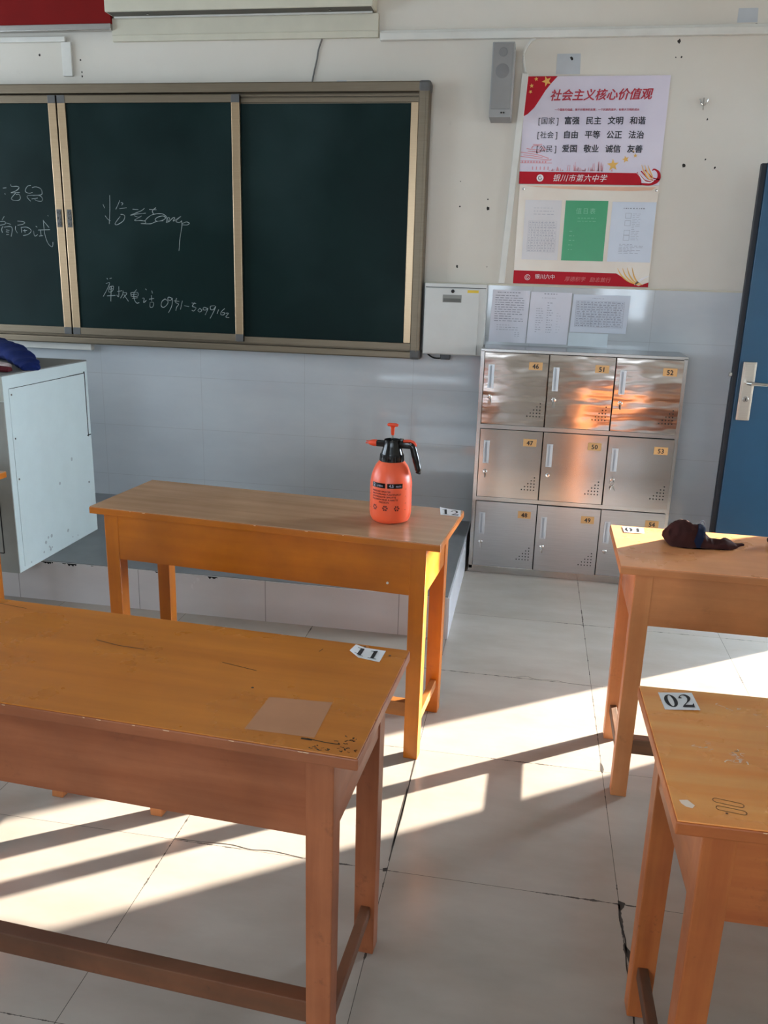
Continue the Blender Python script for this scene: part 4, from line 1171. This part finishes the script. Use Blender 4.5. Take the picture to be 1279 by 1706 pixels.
# desk 12 screw
bm = NB(); lathe(bm, [(0.004, 0), (0.004, 0.0015)], seg=12)
bmesh.ops.transform(bm, matrix=Matrix.Translation((0.475 - 0.04, -0.405 / 2 + 0.0160, 0.603)) @ Matrix.Rotation(math.pi / 2, 4, 'X'), verts=bm.verts)
obj('screw', bm, M['white_plastic'], d12)
# desk 02 marks
bm = NB()
def pill(bm, x0, y0, x1, y1, r):
    pts = []
    a = math.atan2(y1 - y0, x1 - x0)
    for k in range(9): q = a + math.pi / 2 + math.pi * k / 8; pts.append((x0 + r * math.cos(q), y0 + r * math.sin(q)))
    for k in range(9): q = a - math.pi / 2 + math.pi * k / 8; pts.append((x1 + r * math.cos(q), y1 + r * math.sin(q)))
    ribbon(bm, pts + [pts[0]], 0.0012, flat(0.7508))
pill(bm, 0.334, 1.212, 0.368, 1.206, 0.0055); pill(bm, 0.335, 1.192, 0.368, 1.187, 0.0055)
poly(bm, [(0.343 + 0.0022 * math.cos(a), 1.180 + 0.0022 * math.sin(a)) for a in [k * math.pi / 4 for k in range(8)]], flat(0.7508))
world_mark('carved_slots', d02, L02, Y02, bm, plain('carved_line', (96, 60, 34), 0.7), top02)
bm = NB()
poly(bm, [(0.276, 1.200), (0.289, 1.203), (0.298, 1.190), (0.293, 1.182), (0.284, 1.184), (0.278, 1.191)], flat(0.7509))
scrib(bm, 0.395, 1.352, 0.014, 0.02, 12, 0.7508, 0.0013)
scrib(bm, 0.34, 1.36, 0.02, 0.02, 5, 0.7508, 0.0007)
scrib(bm, 0.44, 1.52, 0.03, 0.01, 6, 0.7508, 0.0009)
poly(bm, [(0.47, 1.47), (0.50, 1.475), (0.49, 1.455)], flat(0.7508))
world_mark('scratches', d02, L02, Y02, bm, plain('pale_scratch', (246, 224, 206), 0.7), top02)

# ------------------------------------------------------------------ number tags
def warp(cs, lift=None):
    a, b, c, d = [Vector((x, y)) for x, y in cs]     # top-left, top-right, bottom-right, bottom-left
    def f(u, v, e=0.0):
        p = (d * (1 - u) + c * u) * (1 - v) + (a * (1 - u) + b * u) * v
        z = 0.7512 + (lift(u, v) if lift else 0.0)
        return (p.x, p.y, z + e)
    return f
def digit(bm, ch, ox, f, sx=0.37, sy=0.72, oy=0.14):
    g = lambda a, b: f(ox + a * sx, oy + b * sy, 0.0007)
    if ch == '0':
        n = 28; o_ = []; i_ = []
        for k in range(n):
            a = 2 * math.pi * k / n
            o_.append(bm.verts.new(g(0.5 + 0.5 * math.cos(a), 0.5 + 0.5 * math.sin(a))))
            i_.append(bm.verts.new(g(0.5 + 0.20 * math.cos(a), 0.5 + 0.44 * math.sin(a))))
        for k in range(n): bm.faces.new((o_[k], o_[(k + 1) % n], i_[(k + 1) % n], i_[k]))
    elif ch == '1':
        poly(bm, [(0.34, 0.04), (0.64, 0.04), (0.64, 1.0), (0.56, 1.0), (0.34, 0.90)], g)
        poly(bm, [(0.12, 0.0), (0.88, 0.0), (0.88, 0.045), (0.12, 0.045)], g)
        poly(bm, [(0.08, 0.84), (0.08, 0.88), (0.34, 0.92), (0.56, 1.0), (0.36, 0.84)], g)
    elif ch == '2':
        pts = smoothline([(0.12, 0.70), (0.14, 0.86), (0.36, 0.97), (0.62, 0.94), (0.78, 0.76), (0.70, 0.56), (0.46, 0.34), (0.22, 0.17), (0.06, 0.02)], 5)
        n = len(pts)
        ws = []
        for k in range(n):
            s = k / (n - 1)
            ws.append(0.24 * max(0, 1 - abs(s - 0.02) / 0.10) + 0.06 + 0.24 * max(0.0, 1 - abs(s - 0.50) / 0.22))
        ribbon(bm, pts, ws, g)
        poly(bm, [(0.04, 0.0), (0.94, 0.0), (1.0, 0.30), (0.95, 0.30), (0.84, 0.19), (0.22, 0.19)], g)
def number_tag(label, cs, s, loc, lift=None, rotflip=False):
    f = warp(cs, lift)
    t = thing('number_tag', label, 'number tag', (0, 0, 0), 0, 'paper seat number tags')
    n = 10
    bm = NB()
    g = [[bm.verts.new(f(i / n, j / n)) for i in range(n + 1)] for j in range(n + 1)]
    for j in range(n):
        for i in range(n): bm.faces.new((g[j][i], g[j][i + 1], g[j + 1][i + 1], g[j + 1][i]))
    obj('paper', bm, M['tagpaper'], t, True)
    bm = NB()
    digit(bm, s[0], 0.09, f); digit(bm, s[1], 0.53, f)
    obj('number', bm, M['blackink'], t)
    return t
number_tag('white paper tag printed 12 at the right end of the ochre desk', [(-0.276, 2.772), (-0.203, 2.764), (-0.198, 2.700), (-0.266, 2.706)], '12', L12, lambda u, v: 0.004 * v * v + 0.012 * (1 - u) ** 3 * v * 0.4)
number_tag('curled white paper tag printed 11 on the amber foreground desk', [(-0.329, 1.628), (-0.262, 1.620), (-0.266, 1.564), (-0.333, 1.580)], '11', L11, lambda u, v: 0.012 * max(0, 0.3 - u) / 0.3 * (1 - v * 0.6))
number_tag('white paper tag printed 02 on the honey coloured desk', [(0.291, 1.560), (0.357, 1.574), (0.360, 1.499), (0.295, 1.492)], '02', L02, lambda u, v: 0.003 * (1 - v) * u)
number_tag('sunlit white paper tag on the corner of the desk with the pouch', [(0.330, 2.726), (0.397, 2.726), (0.393, 2.666), (0.330, 2.660)], '01', L01, lambda u, v: 0.001)

# ------------------------------------------------------------------ pressure sprayer
SX, SY = -0.4205, 2.600
t = thing('pressure_sprayer', 'translucent orange plastic pump sprayer with black collar on the ochre desk', 'pressure sprayer', (SX, SY, 0.7508), math.radians(-4))
og = NT('sprayer_orange')
og.set(**{'Base Color': lin(255, 104, 66), 'Roughness': 0.34, 'Subsurface Weight': 0.25, 'Subsurface Radius': (0.05, 0.02, 0.01), 'Subsurface Scale': 0.5})
M['orange'] = og.m
M['orange_solid'] = plain('trigger_orange', (236, 78, 42), 0.4, 0, 0.03)
k = 1.0
prof = [(0.030, 0.0), (0.052, 0.001), (0.060, 0.006), (0.0655, 0.018), (0.068, 0.034), (0.068, 0.105), (0.0675, 0.130), (0.065, 0.148), (0.060, 0.166), (0.052, 0.184), (0.043, 0.196), (0.037, 0.202), (0.036, 0.210)]
bm = NB(); lathe(bm, prof, seg=56)
for v in bm.verts:     # faint flats and base notch
    a = math.atan2(v.co.y, v.co.x)
    if v.co.z < 0.004:
        v.co.z += 0.006 * max(0, math.cos(2 * a + 1.2))
tank = obj('tank', bm, M['orange'], t, True)
bm = NB(); lathe(bm, [(0.0385, 0.197), (0.0395, 0.200), (0.0375, 0.222), (0.036, 0.2225), (0.0355, 0.225), (0.029, 0.246), (0.0265, 0.262), (0.0265, 0.268), (0.024, 0.268), (0.023, 0.258)], seg=40)
for i in range(18):
    a = i * 2 * math.pi / 18
    tube(bm, [(0.0388 * math.cos(a), 0.0388 * math.sin(a), 0.200), (0.0372 * math.cos(a), 0.0372 * math.sin(a), 0.221)], 0.0016, 5)
tube(bm, [(0, 0, 0.235), (0, 0, 0.262)], 0.022, 20)
col = obj('collar', bm, M['black'], t, True)
bm = NB(); box(bm, -0.052, -0.015, -0.010, 0.010, 0.243, 0.262, 0.004); obj('spout', bm, M['black'], t)
bm = NB()
b2 = NB(); lathe(b2, [(0.0105, 0), (0.011, 0.004), (0.0105, 0.013), (0.008, 0.022), (0.0055, 0.027)], seg=20)
bmesh.ops.transform(b2, matrix=Matrix.Translation((-0.051, 0, 0.253)) @ Matrix.Rotation(-math.pi / 2, 4, 'Y'), verts=b2.verts); merge(bm, b2)
box(bm, -0.086, -0.074, -0.004, 0.004, 0.2555, 0.2585, 0.001); box(bm, -0.088, -0.074, -0.004, 0.004, 0.2495, 0.2525, 0.001)
obj('nozzle', bm, M['orange_solid'], t, True)
bm = NB(); tube(bm, [(0, 0, 0.26), (0, 0, 0.290)], 0.0028, 12); obj('pump_rod', bm, M['chrome'], t)
bm = NB(); tube(bm, [(0, 0, 0.282), (0, 0, 0.286), (0, 0, 0.305), (0, 0, 0.311)], [0.004, 0.0055, 0.0065, 0.009], 14)
tube(bm, [(-0.017, 0, 0.3135), (-0.012, 0, 0.315), (0.012, 0, 0.315), (0.017, 0, 0.3135)], [0.004, 0.0055, 0.0055, 0.004], 12)
obj('pump_knob', bm, M['orange_solid'], t, True)
bm = NB()
box(bm, 0.020, 0.066, -0.009, 0.009, 0.242, 0.262, 0.003)
box(bm, 0.022, 0.036, -0.008, 0.008, 0.260, 0.272, 0.002)
tube(bm, smoothline([(0.055, 0, 0.256), (0.066, 0, 0.250), (0.074, 0, 0.225), (0.082, 0, 0.195), (0.088, 0, 0.172), (0.087, 0, 0.163)], 4), [0.010] * 4 + [0.011] * 4 + [0.0115] * 4 + [0.0105] * 4 + [0.009] * 4 + [0.003], 12)
obj('handle', bm, M['black'], t, True)
bm = NB(); tube(bm, smoothline([(0.028, 0, 0.263), (0.050, 0, 0.266), (0.068, 0, 0.263), (0.077, 0, 0.250)], 4), [0.005] * 12 + [0.002], 10)
obj('trigger', bm, M['orange_solid'], t, True)
def wrap(bm, r, z0):
    for v in bm.verts:
        a = v.co.x / r - math.pi / 2
        z = v.co.y
        v.co = Vector((r * math.cos(a), r * math.sin(a), z0 + z))
    return bm
TR = 0.0686
bm = NB(); n = 16
for (u0, u1) in ((-0.054, -0.0035), (0.0035, 0.054)):
    vs = [[bm.verts.new((u0 + (u1 - u0) * i / n, zz, 0)) for i in range(n + 1)] for zz in (0.0, 0.0155)]
    for i in range(n): bm.faces.new((vs[0][i], vs[0][i + 1], vs[1][i + 1], vs[1][i]))
wrap(bm, TR, 0.1225)
obj('black_band', bm, M['black'], tank)
bm = NB()
for s, x, z, sz in (('2', -0.047, 0.1265, 0.0125), ('LITERS', -0.033, 0.1265, 0.0068), ('4.5', 0.009, 0.1265, 0.0115), ('PINTS', 0.031, 0.1265, 0.0065)):
    b2 = text_bm(s, sz * 1.12, 0)
    for v in b2.verts: v.co.x += x; v.co.y += z
    merge(bm, b2)
wrap(bm, TR + 0.0005, 0.0)
obj('band_lettering', bm, plain('band_print', (206, 196, 220), 0.5), tank)
bm = NB()
for i, s in enumerate(('PRESSURE SPRAYER', 'DRUCKSPRUHER PLANTENSPUIT', 'ATOMIZADOR SPRUTTE', 'PULVERISATEUR A HAUTE', 'PRESSION')):
    b2 = text_bm(s, 0.0078, 0.018)
    x_ = -0.052 if i < 4 else -0.024
    wmax = max(v.co.x for v in b2.verts)
    sc_ = min(1.0, 0.102 / wmax)
    for v in b2.verts: v.co.x = v.co.x * sc_ + x_; v.co.y += 0.1085 - i * 0.0088
    merge(bm, b2)
for cx in (-0.040, -0.002, 0.036):
    for k in range(6):
        a = k * math.pi / 3
        tri = [(cx + 0.0018 * math.cos(a), 0.057 + 0.0018 * math.sin(a)), (cx + 0.0085 * math.cos(a - 0.38), 0.057 + 0.0085 * math.sin(a - 0.38)), (cx + 0.0095 * math.cos(a), 0.057 + 0.0095 * math.sin(a)), (cx + 0.0085 * math.cos(a + 0.38), 0.057 + 0.0085 * math.sin(a + 0.38))]
        poly(bm, tri, lambda p, q: (p, q, 0))
wrap(bm, TR, 0.0)
obj('printed_text', bm, plain('tank_print', (84, 18, 14), 0.5), tank)
bm = NB()
for z in (0.118, 0.095, 0.072, 0.05):
    for a in (-math.pi / 2 - 0.98, -math.pi / 2 + 0.98):
        poly(bm, [(-0.002, 0), (0.002, 0), (0.002, 0.0012), (-0.002, 0.0012)], lambda p, q: (TR * math.cos(a + p / TR), TR * math.sin(a + p / TR), z + q))
obj('volume_marks', bm, M['blackink'], tank)

# ------------------------------------------------------------------ dark cloth pouch on desk 01
t = thing('cloth_pouch', 'crumpled dark brown cloth pouch with a blue band on the tan desk', 'pouch', (0.556, 2.590, 0.7508))
def blob(bm, parts, n=26):
    """heightfield-like crumpled lump made of soft ellipsoid lobes"""
    b = NB()
    bmesh.ops.create_icosphere(b, subdivisions=5, radius=1.0)
    for v in b.verts:
        d = v.co.normalized()
        best = 0.02
        # support of union of ellipsoids along direction from origin
        for (cx, cy, cz, rx, ry, rz) in parts:
            D = Vector((d.x / rx, d.y / ry, d.z / rz)); Cc = Vector((cx / rx, cy / ry, cz / rz))
            A = D.dot(D); B = D.dot(Cc); CC = Cc.dot(Cc) - 1
            disc = B * B - A * CC
            if disc > 0:
                tt = (B + math.sqrt(disc)) / A
                best = max(best, tt)
        v.co = d * best
    bmesh.ops.smooth_vert(b, verts=b.verts, factor=0.5, use_axis_x=True, use_axis_y=True, use_axis_z=True)
    for v in b.verts:
        q = noise.noise(Vector((v.co.x * 22, v.co.y * 30, v.co.z * 26)))
        q2 = abs(noise.noise(Vector((v.co.x * 14 + 5, v.co.y * 18, v.co.z * 30))))
        v.co += v.co.normalized() * (0.012 * q - 0.022 * q2)
    merge(bm, b)
ST = [(-0.121, .007, .036, .020), (-0.112, .024, .050, .010), (-0.100, .038, .062, .002), (-0.082, .047, .074, .0015), (-0.062, .052, .077, .0015), (-0.042, .052, .072, .0015), (-0.022, .050, .067, .0015), (-0.004, .048, .058, .0015),
      (0.010, .045, .040, .0015), (0.026, .042, .027, .0015), (0.048, .041, .026, .0015), (0.064, .039, .027, .0015), (0.080, .032, .022, .0015), (0.094, .022, .015, .003), (0.107, .012, .017, .007), (0.121, .006, .016, .009)]
def loft(bm, stn, off=0.0, fold=1.5, n=48):
    q = smoothline(stn, 5)
    rings = []
    for (X, hw, hh, zb) in q:
        ring = []
        for k in range(n):
            a = 2 * math.pi * k / n
            cy, cz = math.cos(a), math.sin(a)
            y = (hw + off) * math.copysign(abs(cy) ** 0.8, cy)
            z = zb + (hh - zb + off) * max(0.0, cz) ** 0.75 if cz > 0 else zb
            p = Vector((X, y, z))
            r1 = abs(noise.noise(Vector((X * 26 + 3, y * 30, z * 22 + 1))))
            r2 = noise.noise(Vector((X * 12, y * 16 + 4, z * 14)))
            if cz > 0: p += Vector((0, cy, cz)).normalized() * (-0.018 * r1 + 0.008 * r2) * fold * min(1, hh / 0.05)
            p.z = max(p.z, 0.0012)
            ring.append(bm.verts.new(p))
        rings.append(ring)
    for a, b in zip(rings, rings[1:]):
        for k in range(n): bm.faces.new((a[k], a[(k + 1) % n], b[(k + 1) % n], b[k]))
    bm.faces.new(rings[0]); bm.faces.new(rings[-1])
    bmesh.ops.recalc_face_normals(bm, faces=bm.faces)
bm = NB(); loft(bm, ST)
obj('bag_body', bm, cloth_mat('brown_pouch_cloth', (66, 38, 36)), t, True)
bm = NB(); loft(bm, [(-0.030, .0505, .070, .0012), (-0.022, .050, .068, .0012), (-0.012, .049, .063, .0012), (-0.006, .048, .060, .0012)], 0.0022)
for v in bm.verts: v.co.x += (v.co.z - 0.03) * 0.25
obj('blue_band', bm, cloth_mat('blue_band_cloth', (34, 42, 66)), t, True)
bm = NB(); tube(bm, smoothline([(-0.012, 0, 0.062), (-0.014, 0, 0.072), (-0.006, -0.002, 0.077), (0.000, 0, 0.066)], 3), 0.0022, 6)
obj('loop', bm, cloth_mat('loop_cloth', (150, 152, 160)), t, True)

bm = NB()
blob(bm, [(0, 0, 0.004, 0.035, 0.03, 0.016), (0.03, 0.01, 0.004, 0.03, 0.02, 0.012)])
for v in bm.verts: v.co = Vector((v.co.x + 0.782, v.co.y + 2.63, max(v.co.z + 0.762, 0.7515)))
tag(obj('dark_rag', bm, cloth_mat('dark_rag_cloth', (60, 48, 44)), None, True), 'dark rag at the right edge of the photo, on the desk behind the pouch', 'rag')

# ------------------------------------------------------------------ wooden stool between the two left desks
t = thing('wooden_stool', 'plain wooden stool whose feet show under the amber foreground desk', 'stool', (-1.125, 2.09, 0), math.radians(-4), )
bm = NB(); box(bm, -0.19, 0.19, -0.13, 0.13, 0.41, 0.435, 0.004); obj('seat', bm, m01['rail'], t)
for sx in (-1, 1):
    for sy in (-1, 1):
        bm = NB(); box(bm, -0.018, 0.018, -0.018, 0.018, 0.0, 0.41, 0.002)
        for v in bm.verts:
            f_ = 1 - v.co.z / 0.41
            v.co.x += sx * (0.140 + 0.022 * f_); v.co.y += sy * (0.095 + 0.018 * f_)
        obj('leg', bm, m01['legm'], t)
    bm = NB(); box(bm, sx * 0.150 - 0.009, sx * 0.150 + 0.009, -0.09, 0.09, 0.14, 0.17, 0.002); obj('stretcher', bm, m01['side'], t)
bm = NB(); box(bm, -0.14, 0.14, -0.009, 0.009, 0.14, 0.17, 0.002); obj('stretcher', bm, m01['rail'], t)
